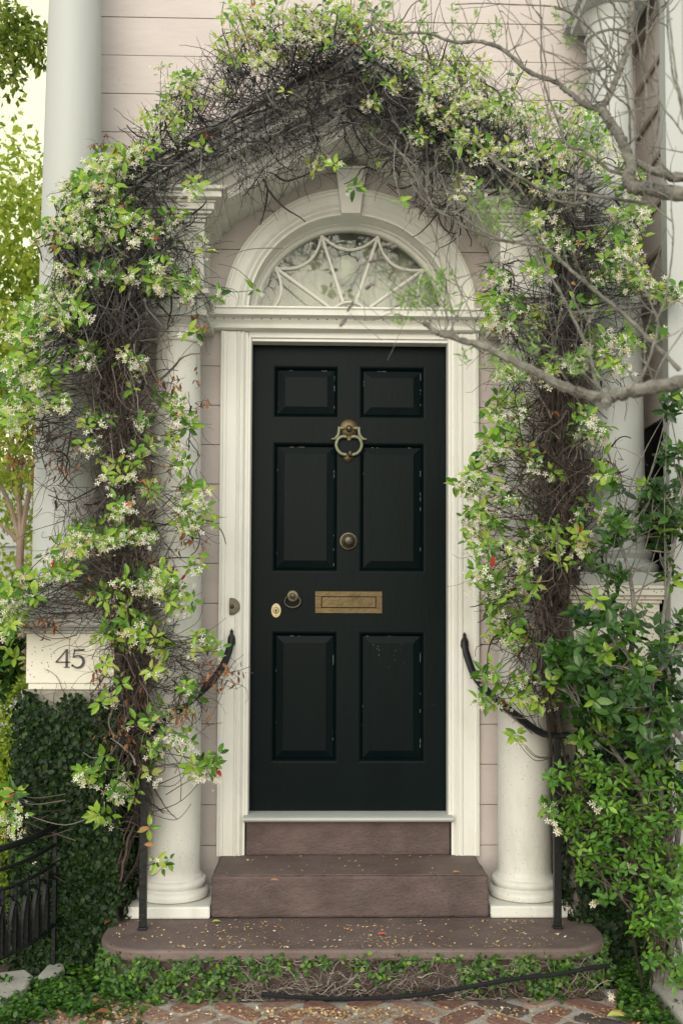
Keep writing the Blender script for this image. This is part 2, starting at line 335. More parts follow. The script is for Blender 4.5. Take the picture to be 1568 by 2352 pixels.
sdw = MB(); sdw.box(-1.3, -1.2, .17, 7, 0, 6.1); sdw.box(1.7, 4, .17, 7, 0, 6.1); sdw.box(-1.2, 1.7, 6.8, 7, 0, 6.1); sdw.box(-1.35, 4.1, -.05, 7.1, 6.11, 6.2)
sdw.build('side_walls', 'pink', house)
# right-hand return with slats and the wide white trim post
rt = MB(); rt.box(1.43, 1.75, -.44, -.005, 2.45, 6.1); rt.build('porch_return', 'pink', house)
for k in range(9):
    z = 3.0+k*.225; sl = MB(); sl.box(1.416, 1.429, -.43, -.03, z, z+.022); sl.build('slat', 'slat', house)
dk = MB(); dk.box(1.44, 1.75, -.4, -.02, .1, 2.44); dk.build('dark_opening', 'door', house)
gr = MB()
for y in (-.33, -.22, -.11): gr.tube([(1.42, y, .6), (1.42, y, 1.9)], .005, 6)
for z in (1.3, 1.75):
    gr.box(1.41, 1.43, -.4, -.02, z, z+.018)
for z in (1.5,):
    for y in (-.275, -.165):
        gr.tube([(1.42, y+.04*math.cos(a), z+.06*math.sin(a)) for a in [2*PI*k/14 for k in range(15)]], .006, 5, cap=False)
gr.build('window_grille', 'iron', house)
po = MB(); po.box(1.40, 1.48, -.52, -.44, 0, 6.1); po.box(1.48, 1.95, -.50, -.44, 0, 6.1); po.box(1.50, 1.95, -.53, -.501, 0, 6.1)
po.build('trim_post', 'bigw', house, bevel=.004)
for x0, x1, zt in ((-1.075, -1.02, 1.25), (1.02, 1.075, 1.45)):
    cs = MB(); cs.box(x0, x1, -.06, -.002, .12, zt); cs.build('corner_strip', 'ped', house, bevel=.004)
# ------------------------------------------------------------------ giant columns on pedestals
def shaft_prof(r0_, r1_, z0, z1, n=14):
    return [(r0_-(r0_-r1_)*((k/n)**1.7), z0+(z1-z0)*k/n) for k in range(n+1)]
def giant(cx, cy, rb, rtp, zp, label, ztop, num=False, capz=None):
    t = thing('giant_column', label, 'column', (cx, cy, 0))
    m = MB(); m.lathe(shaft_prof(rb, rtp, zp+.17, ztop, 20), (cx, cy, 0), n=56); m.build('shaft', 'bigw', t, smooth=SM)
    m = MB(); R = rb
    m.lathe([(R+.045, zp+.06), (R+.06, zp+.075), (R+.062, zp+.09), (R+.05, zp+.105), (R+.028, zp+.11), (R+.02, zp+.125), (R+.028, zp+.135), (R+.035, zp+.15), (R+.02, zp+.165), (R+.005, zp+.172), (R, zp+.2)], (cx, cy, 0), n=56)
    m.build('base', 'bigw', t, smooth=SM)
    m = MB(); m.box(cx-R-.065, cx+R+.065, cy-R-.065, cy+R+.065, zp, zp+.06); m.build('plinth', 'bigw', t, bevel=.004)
    return t, m
bl, _ = giant(-1.315, -.24, .152, .109, 1.513, 'tall white column left of the door on the pedestal numbered 45', 4.9)
m = MB(); m.box(-1.433, -1.048, -.45, -.02, 1.228, 1.447); m.box(-1.425, -1.056, -.443, -.02, 1.2, 1.2275)
pd = m.build('pedestal', 'ped', bl, bevel=.003)
m = MB(); m.box(-1.44, -1.041, -.458, -.02, 1.4475, 1.462); m.box(-1.45, -1.031, -.468, -.02, 1.4625, 1.475); m.box(-1.47, -1.012, -.49, -.02, 1.4755, 1.498); m.box(-1.462, -1.02, -.48, -.02, 1.4985, 1.5125)
m.build('cap_moulding', 'bigw', bl, bevel=.003)
m = MB(); m.box(-1.46, -1.03, -.44, -.01, -.02, 1.199); m.build('pedestal_base', 'stucco', bl, bevel=.01)
# the number 45 in serif numerals
def glyph(strokes, ox, oz, s, mbx, y0=-.4572, y1=-.4503):
    for st in strokes:
        pts = [(ox+p[0]*s, oz+p[1]*s) for p in st['p']]
        wd = [w_*s for w_ in st['w']]
        L, Rr = [], []
        for i in range(len(pts)):
            a = pts[max(i-1, 0)]; b = pts[min(i+1, len(pts)-1)]; dx, dz = b[0]-a[0], b[1]-a[1]; q = math.hypot(dx, dz) or 1
            nx, nz = -dz/q, dx/q; L.append((pts[i][0]+nx*wd[i]/2, pts[i][1]+nz*wd[i]/2)); Rr.append((pts[i][0]-nx*wd[i]/2, pts[i][1]-nz*wd[i]/2))
        for i in range(len(pts)-1):
            mbx.prism([L[i], L[i+1], Rr[i+1], Rr[i]], y0, y1)
nb = MB(); k0 = at(128, 1533, -.455); k1 = at(128, 1491, -.455); S = k1.z-k0.z
glyph([{'p': [(.60, 0), (.60, 1.0)], 'w': [.11, .11]}, {'p': [(.60, .98), (.02, .30)], 'w': [.05, .05]}, {'p': [(0, .29), (.78, .29)], 'w': [.06, .06]}, {'p': [(.44, .02), (.76, .02)], 'w': [.04, .04]}], k0.x, k0.z, S, nb)
arc5 = [(.42+.33*math.cos(a), .33+.33*math.sin(a)) for a in [math.radians(125-275*k/16) for k in range(17)]]
glyph([{'p': [(.22, .95), (.24, .95), (.70, .97), (.78, 1.02)], 'w': [.1, .1, .1, .04]}, {'p': [(.25, .97), (.18, .55)], 'w': [.045, .045]}, {'p': arc5, 'w': [.04+.10*math.sin(PI*k/16) for k in range(17)]},
       {'p': [(.10, .10), (.19, .13)], 'w': [.10, .11]}, {'p': [(.18, .55), (.26, .61)], 'w': [.04, .04]}], k0.x+.72*S+.004, k0.z-.01*S, S, nb)
nb.build('house_number', 'blk', pd)
br, _ = giant(1.228, -.24, .148, .103, 1.672, 'tall white column right of the door behind the glossy shrub', 4.28)
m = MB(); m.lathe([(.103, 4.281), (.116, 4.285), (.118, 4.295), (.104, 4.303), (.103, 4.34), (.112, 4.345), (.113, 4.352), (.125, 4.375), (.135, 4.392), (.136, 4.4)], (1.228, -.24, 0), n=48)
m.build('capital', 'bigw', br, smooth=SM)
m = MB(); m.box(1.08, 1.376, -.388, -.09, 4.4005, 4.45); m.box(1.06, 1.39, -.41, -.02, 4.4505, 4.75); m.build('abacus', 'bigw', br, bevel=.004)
m = MB(); m.box(.985, 1.375, -.45, -.02, 1.335, 1.59); m.build('pedestal', 'ped', br, bevel=.003)
m = MB(); m.box(.975, 1.382, -.462, -.02, 1.5905, 1.607); m.box(.962, 1.39, -.475, -.02, 1.6075, 1.625); m.box(.945, 1.394, -.495, -.02, 1.6255, 1.655); m.box(.952, 1.396, -.485, -.02, 1.6555, 1.6715)
m.build('cap_moulding', 'ped', br, bevel=.003)
m = MB(); m.box(.995, 1.365, -.44, -.01, -.02, 1.334); m.build('pedestal_base', 'stucco', br, bevel=.01)
# ================================================================== steps
def tidy(o, lab, cat): return tag(o, lab, cat)
st = thing('door_steps', 'brownstone steps rising to the black door', 'steps', (0, -.4, 0))
def rounded(x0, x1, yf, yb, r, n=10):
    p = [(x1, yb), (x0, yb)]
    p += [(x0+r-r*math.cos(a), yf+r-r*math.sin(a)) for a in [PI/2*k/n for k in range(n+1)]]
    p += [(x1-r+r*math.sin(a), yf+r-r*math.cos(a)) for a in [PI/2*k/n for k in range(n+1)]]
    return p
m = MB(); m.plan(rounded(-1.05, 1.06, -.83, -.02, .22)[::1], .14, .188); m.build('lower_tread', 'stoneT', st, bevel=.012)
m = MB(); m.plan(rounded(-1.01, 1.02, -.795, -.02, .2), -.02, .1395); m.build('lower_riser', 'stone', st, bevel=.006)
m = MB(); m.box(-.62, .617, -.40, -.001, .1885, .3775); 
mid = m.build('middle_step', 'stone', st, bevel=.014)
def worn(o, lv, k):
    tx = bpy.data.textures.new('wear', 'CLOUDS'); tx.noise_scale = .07; tx.noise_depth = 3
    a = o.modifiers.new('grid', 'SUBSURF'); a.subdivision_type = 'SIMPLE'; a.levels = a.render_levels = lv
    b = o.modifiers.new('wear', 'DISPLACE'); b.texture = tx; b.strength = k; b.mid_level = .75; b.texture_coords = 'GLOBAL'
worn(mid, 5, .009)
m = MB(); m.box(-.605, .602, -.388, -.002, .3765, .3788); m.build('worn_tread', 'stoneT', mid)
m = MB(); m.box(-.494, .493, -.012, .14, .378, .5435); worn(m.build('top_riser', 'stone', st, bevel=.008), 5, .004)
# ================================================================== door surround
ds = thing('door_surround', 'white door surround with arched top, small columns and pediment', 'door surround', (0, -.2, 0))
CP = [(0,.03),(0,-.02),(.003,-.034),(.014,-.036),(.018,-.03),(.022,-.03),(.03,-.028),(.034,-.024),(.078,-.024),(.082,-.028),(.088,-.03),(.094,-.026),(.1,-.02),(.104,-.02),(.106,-.026),(.112,-.027),(.118,-.02),(.125,-.013),(.135,-.012),(.1352,.03)]
for sx in (-1, 1):
    m = MB(); pl = [(sx*(.634-s), y) for s, y in CP]
    if sx > 0: pl = pl[::-1]
    m.plan(pl, .380, 2.925); m.build('casing', 'white', ds, smooth=math.radians(20))
    m = MB(); pl = [(sx*.4985, -.011), (sx*.4985, .13), (sx*.489, .13), (sx*.489, .062), (sx*.482, .062), (sx*.482, .0), (sx*.487, -.011)]
    if sx > 0: pl = pl[::-1]
    m.plan(pl, .54, 2.90); m.build('jamb', 'white', ds, bevel=.002)
m = MB(); m.prism([(-.6205, .47), (-.6172, .468), (-.6165, .50), (-.6178, .535), (-.6200, .53), (-.6212, .50)], -.0312, -.0300); m.build('rust_streak', mat('rust', (.25, .09, .03), (.4, .2, .08), .8, scale=60), ds)
m = MB(); m.box(-.498, .498, -.005, .13, 2.9005, 2.935); m.box(-.498, .498, .005, .075, 2.885, 2.9003); m.build('head_jamb', 'white', ds, bevel=.003)
m = MB()
nose = [(.12, .545), (-.05, .545), (-.062, .549), (-.067, .557), (-.064, .567), (-.055, .572), (.12, .5745)]
V = [(-.503, y, z) for y, z in nose]+[(.501, y, z) for y, z in nose]; n = len(nose)
m.add(V, [tuple(range(n)), tuple(range(2*n-1, n-1, -1))]+[(i, i+n, (i+1) % n+n, (i+1) % n) for i in range(n)])
m.build('sill', 'bigw', ds, smooth=SM)
# transom shelf (profile in y,z swept along x)
def extr_x(prof, x0, x1, mbx):
    n = len(prof); V = [(x0, y, z) for y, z in prof]+[(x1, y, z) for y, z in prof]
    mbx.add(V, [tuple(range(n)), tuple(range(2*n-1, n-1, -1))]+[(i, i+n, (i+1) % n+n, (i+1) % n) for i in range(n)])
m = MB()
extr_x([(.1, 3.027), (-.118, 3.024), (-.12, 3.016), (-.112, 3.01), (-.108, 2.998), (-.106, 2.986), (-.098, 2.985), (-.06, 2.984), (-.058, 2.972), (-.05, 2.965), (-.044, 2.955), (-.048, 2.95), (-.052, 2.945), (-.05, 2.936), (-.036, 2.93), (.1, 2.929)], -.70, .70, m)
sh = m.build('transom_shelf', 'white', ds, smooth=math.radians(25))
m = MB()
for k in range(30):
    x = -.66+k*1.32/29; m.ball((x, -.0605, 2.978), .0035, .002, .0035, 6)
m.build('nail_row', 'back', sh)
# archivolt: same profile swept round the arch
def arch(prof, cz, a0, a1, n, mbx, cx=0):
    V = []; F_ = []; k = len(prof)
    for i in range(n+1):
        a = a0+(a1-a0)*i/n
        for r, y in prof: V.append((cx+r*math.cos(a), y, cz+r*math.sin(a)))
    for i in range(n):
        for j in range(k-1): F_.append((i*k+j, i*k+j+1, (i+1)*k+j+1, (i+1)*k+j))
    mbx.add(V, F_)
m = MB()
arch([(RO-s*.93, y) for s, y in CP[:-2]]+[(RI, -.012), (RI, .085), (RI-.012, .085), (RI-.012, .14)], CZ, -.02, PI+.02, 64, m)
m.build('archivolt', 'white', ds, smooth=math.radians(22))
m = MB(); m.prism([(-.047, 3.507), (-.074, 3.728), (.074, 3.728), (.047, 3.507)], -.062, -.005); m.prism([(-.08, 3.7285), (-.08, 3.742), (.08, 3.742), (.08, 3.7285)], -.07, -.005)
m.build('keystone', 'white', ds, bevel=.004)
# fanlight
fl = MB(); arch([(RI-.011, .10), (.476, .10), (.470, .106), (.467, .12), (.467, .14)], CZ, 0, PI, 56, fl); fl.box(-.48, .48, .1, .14, 3.028, 3.036)
fr = fl.build('fanlight_frame', 'white', ds, smooth=math.radians(25))
gl = MB(); pts = [(.469*math.cos(PI*k/40), CZ+.469*math.sin(PI*k/40)) for k in range(41)]; gl.prism(pts, .118, .121); gl.build('glass', 'glass', fr)
mu = MB()
def bar(p0, p1, w_=.0068, y0=.107, y1=.1175):
    dx, dz = p1[0]-p0[0], p1[1]-p0[1]; q = math.hypot(dx, dz); nx, nz = -dz/q*w_, dx/q*w_
    mu.prism([(p0[0]+nx, p0[1]+nz), (p1[0]+nx, p1[1]+nz), (p1[0]-nx, p1[1]-nz), (p0[0]-nx, p0[1]-nz)], y0, y1)
    nx *= .35; nz *= .35
    mu.prism([(p0[0]+nx, p0[1]+nz), (p1[0]+nx, p1[1]+nz), (p1[0]-nx, p1[1]-nz), (p0[0]-nx, p0[1]-nz)], y0-.005, y0-.0005)
def pol(r, deg): a = math.radians(deg); return (r*math.cos(a), CZ+r*math.sin(a))
for d in (36, 72, 108, 144): bar(pol(.1, d), pol(.462, d))
arch([(.107, .1175), (.107, .106), (.104, .102), (.098, .102), (.095, .106), (.095, .1175)], CZ, 0, PI, 24, mu)
for k in range(5):          # swags hanging in toward the hub
    a0, a1 = math.radians(36*k), math.radians(36*k+36); am = (a0+a1)/2
    if k in (0,): a0 = math.radians(2)
    if k == 4: a1 = math.radians(178)
    prev = None
    for i in range(15):
        t = i/14; a = a0+(a1-a0)*t; p = .462
        A = (p*math.cos(a0), CZ+p*math.sin(a0)); B = (p*math.cos(a1), CZ+p*math.sin(a1)); C_ = (.30*math.cos(am), CZ+.30*math.sin(am))
        q = ((1-t)**2*A[0]+2*t*(1-t)*C_[0]+t*t*B[0], (1-t)**2*A[1]+2*t*(1-t)*C_[1]+t*t*B[1])
        if prev: bar(prev, q, .0058, .108, .1172)
        prev = q
mu.build('glazing_bars', 'lead', fr)
# small columns
for sx in (-1, 1):
    cx = sx*.812; cy = -.215
    m = MB(); m.lathe(shaft_prof(.124, .100, .37, 2.86, 20), (cx, cy, 0), n=56); c = m.build('column_shaft', 'colw', ds, smooth=SM)
    m = MB(); m.lathe([(.15, .2432), (.163, .25), (.168, .264), (.166, .278), (.155, .288), (.146, .2895), (.143, .293), (.146, .298), (.153, .305), (.155, .318), (.148, .33), (.138, .334), (.136, .342), (.128, .348), (.125, .36), (.1245, .371)], (cx, cy, 0), n=56)
    m.build('column_base', 'colw', c, smooth=SM)
    m = MB(); m.box(cx-.19, cx+.19, cy-.19, cy+.19, .189, .2430); m.build('column_plinth', 'colw', c, bevel=.008)
    m = MB(); m.lathe([(.1005, 2.797), (.11, 2.80), (.113, 2.807), (.11, 2.814), (.1005, 2.817), (.1, 2.862), (.106, 2.864), (.108, 2.872), (.112, 2.874), (.122, 2.888), (.132, 2.896), (.134, 2.902)], (cx, cy, 0), n=56)
    m.build('capital', 'colw', c, smooth=SM)
    m = MB(); m.box(cx-.145, cx+.145, cy-.145, -.001, 2.9025, 2.93); m.box(cx-.125, cx+.125, cy-.125, -.001, 2.9305, 2.985); m.box(cx-.135, cx+.135, cy-.135, -.001, 2.9855, 3.0); m.box(cx-.155, cx+.155, cy-.155, -.001, 3.0005, 3.03)
    m.build('architrave_block', 'colw', ds, bevel=.003)
    m = MB(); m.box(cx-.128, cx+.128, cy-.12, -.001, 3.0305, 3.34)
    for (a, b, y) in ((.128, .10, .126), (.096, .09, .124)):
        for s2 in (-1, 1): 
            x_ = sorted((cx+s2*a, cx+s2*b)); m.box(x_[0], x_[1], cy-y, cy-.119, 3.06, 3.30)
    m.box(cx-.128, cx+.128, cy-.126, cy-.119, 3.301, 3.335); m.box(cx-.128, cx+.128, cy-.126, cy-.119, 3.032, 3.059)
    m.build('frieze_block', 'colw', ds, bevel=.002)
    m = MB(); zz = 3.3405
    for (h, p) in ((.018, .135), (.012, .145), (.014, .165), (.03, .178), (.012, .185), (.03, .215), (.018, .235)):
        m.box(cx-p, cx+p, cy-p+.005, -.001, zz, zz+h-.0005); zz += h
    m.build('cornice_block', 'colw', ds, bevel=.003)
# raking cornice
def rake(off0, off1, yf, xi0, xo, mbx, sl=.57, z0=4.085):
    for sx in (-1, 1):
        mbx.prism([(sx*xi0, z0+off0-sl*xi0), (sx*xo, z0+off0-sl*xo), (sx*xo, z0+off1-sl*xo), (sx*xi0, z0+off1-sl*xi0)], yf, -.001)
m = MB()
for (a, b, y) in ((0, -.035, -.46), (-.0355, -.06, -.445), (-.0605, -.085, -.425), (-.0855, -.135, -.405), (-.1355, -.155, -.35), (-.1555, -.18, -.335), (-.1805, -.235, -.315), (-.2355, -.285, -.30)):
    rake(a, b, y, 0, 1.06, m)
m.build('pediment', 'colw', ds, bevel=.003)
m = MB(); rake(.022, .0015, -.48, 0, 1.09, m); m.build('pediment_roof', 'roofm', ds, bevel=.002)
# doorbell push on the left casing (one side cut flat)
bx, bz = at(531, 1393, -.035).x, at(531, 1393, -.035).z
m = MB(); n = 30; 
def cutdisc(r, y0, y1):
    pts = [(bx+max(-.009, r*math.cos(a)*1.0), bz+r*math.sin(a)) for a in [2*PI*k/n for k in range(n)]]
    m.prism(pts, y1, y0)
cutdisc(.042, -.02, -.032); cutdisc(.036, -.0321, -.037); cutdisc(.026, -.0371, -.039)
bell = m.build('doorbell', 'bronze', ds, bevel=.0015)
m = MB(); m.lathe([(.0, .052), (.006, .051), (.01, .046), (.011, .0392)], (bx+.004, 0, bz), 'y', 20); m.build('bell_button', 'bronze', bell, smooth=True)
# ================================================================== front door
fd = thing('front_door', 'black six-panel front door with aged brass fittings', 'door', (0, .08, .576))
dl = MB(); xs = [(-.487, -.38), (-.052, .05), (.38, .487)]; px = [(-.38, -.052), (.05, .38)]
zs = [(.576, .81), (1.456, 1.749), (2.399, 2.52), (2.785, 2.903)]; pz = [(.81, 1.456), (1.749, 2.399), (2.52, 2.785)]
def fq(x0, x1, z0, z1, y): dl.add([(x0, y, z0), (x1, y, z0), (x1, y, z1), (x0, y, z1)], [(0,1,2,3)])
for (a, b) in zs: fq(-.487, .487, a, b, .08)
for (a, b) in pz:
    for (c, d) in xs: fq(c, d, a, b, .08)
dl.box(-.487, .487, .112, .13, .576, 2.903)
RG = [(0, .08), (.006, .081), (.013, .087), (.017, .095), (.022, .1005), (.0225, .1005), (.023, .0945), (.058, .0845), (.0585, .0835)]
panels = []
for (x0, x1) in px:
    for (z0, z1) in pz:
        for i in range(len(RG)-1):
            (a, ya), (b, yb) = RG[i], RG[i+1]
            A = [(x0+a, ya, z0+a), (x1-a, ya, z0+a), (x1-a, ya, z1-a), (x0+a, ya, z1-a)]; B = [(x0+b, yb, z0+b), (x1-b, yb, z0+b), (x1-b, yb, z1-b), (x0+b, yb, z1-b)]
            dl.add(A+B, [(0,1,5,4),(1,2,6,5),(2,3,7,6),(3,0,4,7)])
        a = RG[-1][0]; fq(x0+a, x1-a, z0+a, z1-a, RG[-1][1])
leaf_ = dl.build('door_leaf', 'door', fd)
ch = MB()
for (x0, x1) in px:
    for (z0, z1) in pz:
        for k in range(5):
            z = R_(z0+.03, z1-.04); h = R_(.003, .022) if random.random() < .8 else R_(.02, .05); ch.box(x1-.0232, x1-.0218, .0938, .0950, z, min(z+h, z1-.024))
        for k in range(3):
            x = R_(x0+.03, x1-.06); ch.box(x, x+R_(.005, .03), .0938, .0950, z1-.0232, z1-.022)
        for k in range(2):
            z = R_(z0+.03, z1-.04); ch.box(x0+.0222, x0+.0232, .0938, .0950, z, z+R_(.003, .012))
for k in range(20):
    x, z = (R_(.12, .3), R_(1.28, 1.40)) if k < 16 else (R_(-.4, .4), R_(.62, 2.4)); r = R_(.0008, .002)
    ch.ball((x, .0828, z), r, .0006, r*R_(.7, 1.6), 6)
ch.build('paint_chips', mat('bare_primer', (.20, .21, .195)), leaf_)
# knocker
kx, kz = at(801, 983, .07).x, at(801, 983, .07).z
kn = MB(); kn.lathe([(.047, .0), (.047, .004), (.043, .008), (.015, .011), (0, .011)], (kx, .0799, kz), 'y', 36)
kn.prism([(kx-.03, kz-.03), (kx-.004, kz-.062), (kx+.004, kz-.062), (kx+.03, kz-.03)], .072, .0795)
knp = kn.build('knocker_plate', 'brass', fd, smooth=SM)
s_ = .00212/6.355*.98/.98
def K(x, y, dy=0): return (kx+(x-622)*s_, .062+dy, kz-(y-345)*s_)
rg = MB()
rg.tube([K(480, 352), K(560, 352)], .0075, 8); rg.tube([K(680, 352), K(775, 352)], .0075, 8)
for sx in (-1, 1):
    q = lambda x, y, dy=0: K(622+sx*(x-622), y, dy)
    rg.tube(smooth_curve([q(768, 335), q(772, 400), q(785, 460), q(830, 510), q(890, 516)], 6), [.0085]*18+[.008, .007, .006, .005, .004, .003, .002], 8)
    rg.tube(smooth_curve([q(650, 498), q(675, 482), q(730, 482), q(785, 520), q(812, 600), q(790, 680), q(735, 735), q(660, 752)], 6), [.0035, .005, .006, .007]+[.0085]*39, 10)
ring = rg.build('knocker_ring', 'verd', knp, smooth=True)
m = MB(); m.ball(K(622, 360, -.004), .0165, n=18); m.ball(K(640, 735, -.004), .0125, .012, .016, n=16); m.build('knocker_balls', 'bronze', knp, smooth=True)
m = MB(); sx_, _, sz_ = K(610, 800); m.lathe([(.024, 0), (.024, .004), (.018, .01), (0, .012)], (sx_, .0799, sz_+.004), 'y', 28); m.build('striker_plate', 'brass', knp, smooth=SM)
# centre knob
p = at(800, 1243, .07)
m = MB(); m.lathe([(.046, 0), (.046, .004), (.042, .01), (.037, .011), (.034, .009), (.03, .012), (.026, .014), (.024, .02)], (p.x, .0799, p.z), 'y', 40); kr = m.build('knob_rose', 'bronze', fd, smooth=SM)
m = MB(); m.lathe([(.018, .015), (.02, .03), (.026, .036), (.027, .043), (.024, .05), (.014, .055), (0, .056)], (p.x, .0799, p.z), 'y', 36); m.build('knob', 'bronze', kr, smooth=True)
# letter plate
x0, x1, z0, z1 = -.166, .167, 1.546, 1.655
m = MB(); fw = .031
m.box(x0, x1, .072, .0798, z0, z0+.026); m.box(x0, x1, .072, .0798, z1-.026, z1); m.box(x0, x0+fw, .072, .0798, z0+.0262, z1-.0262); m.box(x1-fw, x1, .072, .0798, z0+.0262, z1-.0262)
lp = m.build('letter_plate', 'brass', fd, bevel=.0015)
m = MB(); m.box(x0+fw+.003, x1-fw-.003, .0765, .0796, z0+.03, z1-.0285); m.build('letter_flap', 'brass', lp, bevel=.001)
# oval lock and ring pull
p = at(634, 1402, .075); m = MB()
for rr, hh in (((.0235, .0345), .006), ((.019, .029), .009)):
    pts = [(p.x+rr[0]*math.cos(a), p.z+rr[1]*math.sin(a)) for a in [2*PI*k/28 for k in range(28)]]
    m.prism(pts, .0799-hh, .0798-hh+.0055)
m.lathe([(.016, .0092), (.016, .012), (.013, .015), (.010, .0152), (.009, .013)], (p.x, .0799, p.z), 'y', 26)
lk = m.build('lock_plate', 'gold', fd, smooth=SM)
m = MB(); m.lathe([(.006, .0154), (.006, .0162)], (p.x, .0799, p.z), 'y', 16); m.box(p.x-.002, p.x+.002, .0630, .0640, p.z-.01, p.z)
for s2 in (-1, 1):
    m.ball((p.x, .0705, p.z+s2*.024), .0022, .001, .0022, 8)
m.build('keyhole', 'blk', lk)
p = at(672, 1369, .075); m = MB(); m.lathe([(.0295, 0), (.0295, .004), (.026, .008), (.016, .009), (.0, .009)], (p.x, .0799, p.z), 'y', 32)
m.lathe([(.014, .009), (.012, .016), (.015, .021), (.015, .027), (.009, .032), (0, .033)], (p.x, .0799, p.z), 'y', 24)
rp = m.build('ring_pull_rose', 'bronze', fd, smooth=SM)
m = MB(); m.tube([(p.x+.039*math.cos(a), .06, p.z-.027+.030*math.sin(a)) for a in [math.radians(128+284*k/26) for k in range(27)]], .0042, 8); m.ball((p.x, .06, p.z-.057), .0095, .006, .006, 10)
m.build('pull_ring', 'bronze', rp, smooth=True)
# ================================================================== behind the fanlight
cu = MB(); X = [(-.52+1.04*k/60) for k in range(61)]
V = [(x, .27+.012*math.sin(x*55)+.006*math.sin(x*131), z) for z in (2.85, 3.62) for x in X]
cu.add(V, [(i, i+1, i+62, i+61) for i in range(60)])
tag(cu.build('lace_curtain', 'curtain', smooth=True), 'pale curtain hanging behind the fanlight glass', 'curtain')
lt = thing('ceiling_lantern', 'hall lantern seen through the middle pane of the fanlight', 'lantern', (0, .23, 3.3))
m = MB(); p = at(795, 575, .23); m.lathe([(.0, .075), (.03, .07), (.065, .055), (.075, .03), (.07, .0), (.055, -.012)], (p.x, .23, p.z-.03), n=28); m.build('lantern_cap', 'verd', lt, smooth=SM)
m = MB(); m.lathe([(.05, -.014), (.062, -.05), (.06, -.09), (.045, -.13), (.02, -.15), (0, -.155)], (p.x, .23, p.z-.03), n=28); m.build('lantern_glass', 'curtain', lt, smooth=SM)
m = MB(); m.box(-.56, .56, .5, .55, 2.5, 3.8); m.box(-.56, .56, .16, .5, 3.66, 3.7); m.box(-.6, -.57, .16, .5, 2.5, 3.8); m.box(.57, .6, .16, .5, 2.5, 3.8); m.build('hall_wall', 'hall', house)
# ================================================================== handrails
def rail(side, lab):
    root = thing('handrail', lab, 'handrail', (side*.885, -.55, .188), 'iron handrails beside the door')
    if side > 0: P = [(1066,1474,-.055),(1070,1500,-.07),(1086,1545,-.12),(1108,1577,-.18),(1150,1615,-.28),(1200,1655,-.4),(1240,1682,-.5),(1275,1690,-.55),(1303,1688,-.57),(1319,1698,-.58),(1325,1718,-.58),(1318,1748,-.575),(1308,1775,-.57),(1311,1800,-.565)]
    else: P = [(532,1466,-.055),(527,1490,-.07),(512,1530,-.12),(482,1570,-.18),(440,1608,-.28),(390,1648,-.4),(352,1680,-.5),(328,1690,-.55),(300,1690,-.57),(284,1700,-.58),(278,1720,-.58),(284,1750,-.575),(294,1775,-.57)]
    pts = smooth_curve([at(*q) for q in P], 6)
    n = len(pts); rad = [min(.018, .012+.001*i) if i < n*.6 else max(.009, .018-.011*(i/n-.6)/.25) for i in range(n)]
    m = MB(); m.tube(pts, rad, 8, flat=.55); m.build('top_rail', 'iron', root, smooth=SM)
    a = at(P[0][0], P[0][1], -.038); x = a.x; z = a.z; m = MB()
    m.prism([(x-.006, z+.025), (x-.009, z+.032), (x, z+.047), (x+.009, z+.032), (x+.006, z+.025), (x+.017, z+.005), (x+.019, z-.02), (x+.014, z-.035), (x-.014, z-.035), (x-.019, z-.02), (x-.017, z+.005)], -.05, -.025)
    m.build('wall_bracket', 'iron', root, bevel=.003)
    q = at(1276 if side > 0 else 328, 1692, -.55); zt = q.z
    m = MB(); x = side*.885 if side > 0 else -.892
    m.box(x-.0155, x+.0155, -.5655, -.5345, .2, zt); m.box(x-.02, x+.02, -.57, -.53, .1885, .1995); m.build('post', 'iron', root, bevel=.002)
rail(1, 'black iron handrail right of the door, clear of the shrub'); rail(-1, 'black iron handrail left of the door, tangled in jasmine')
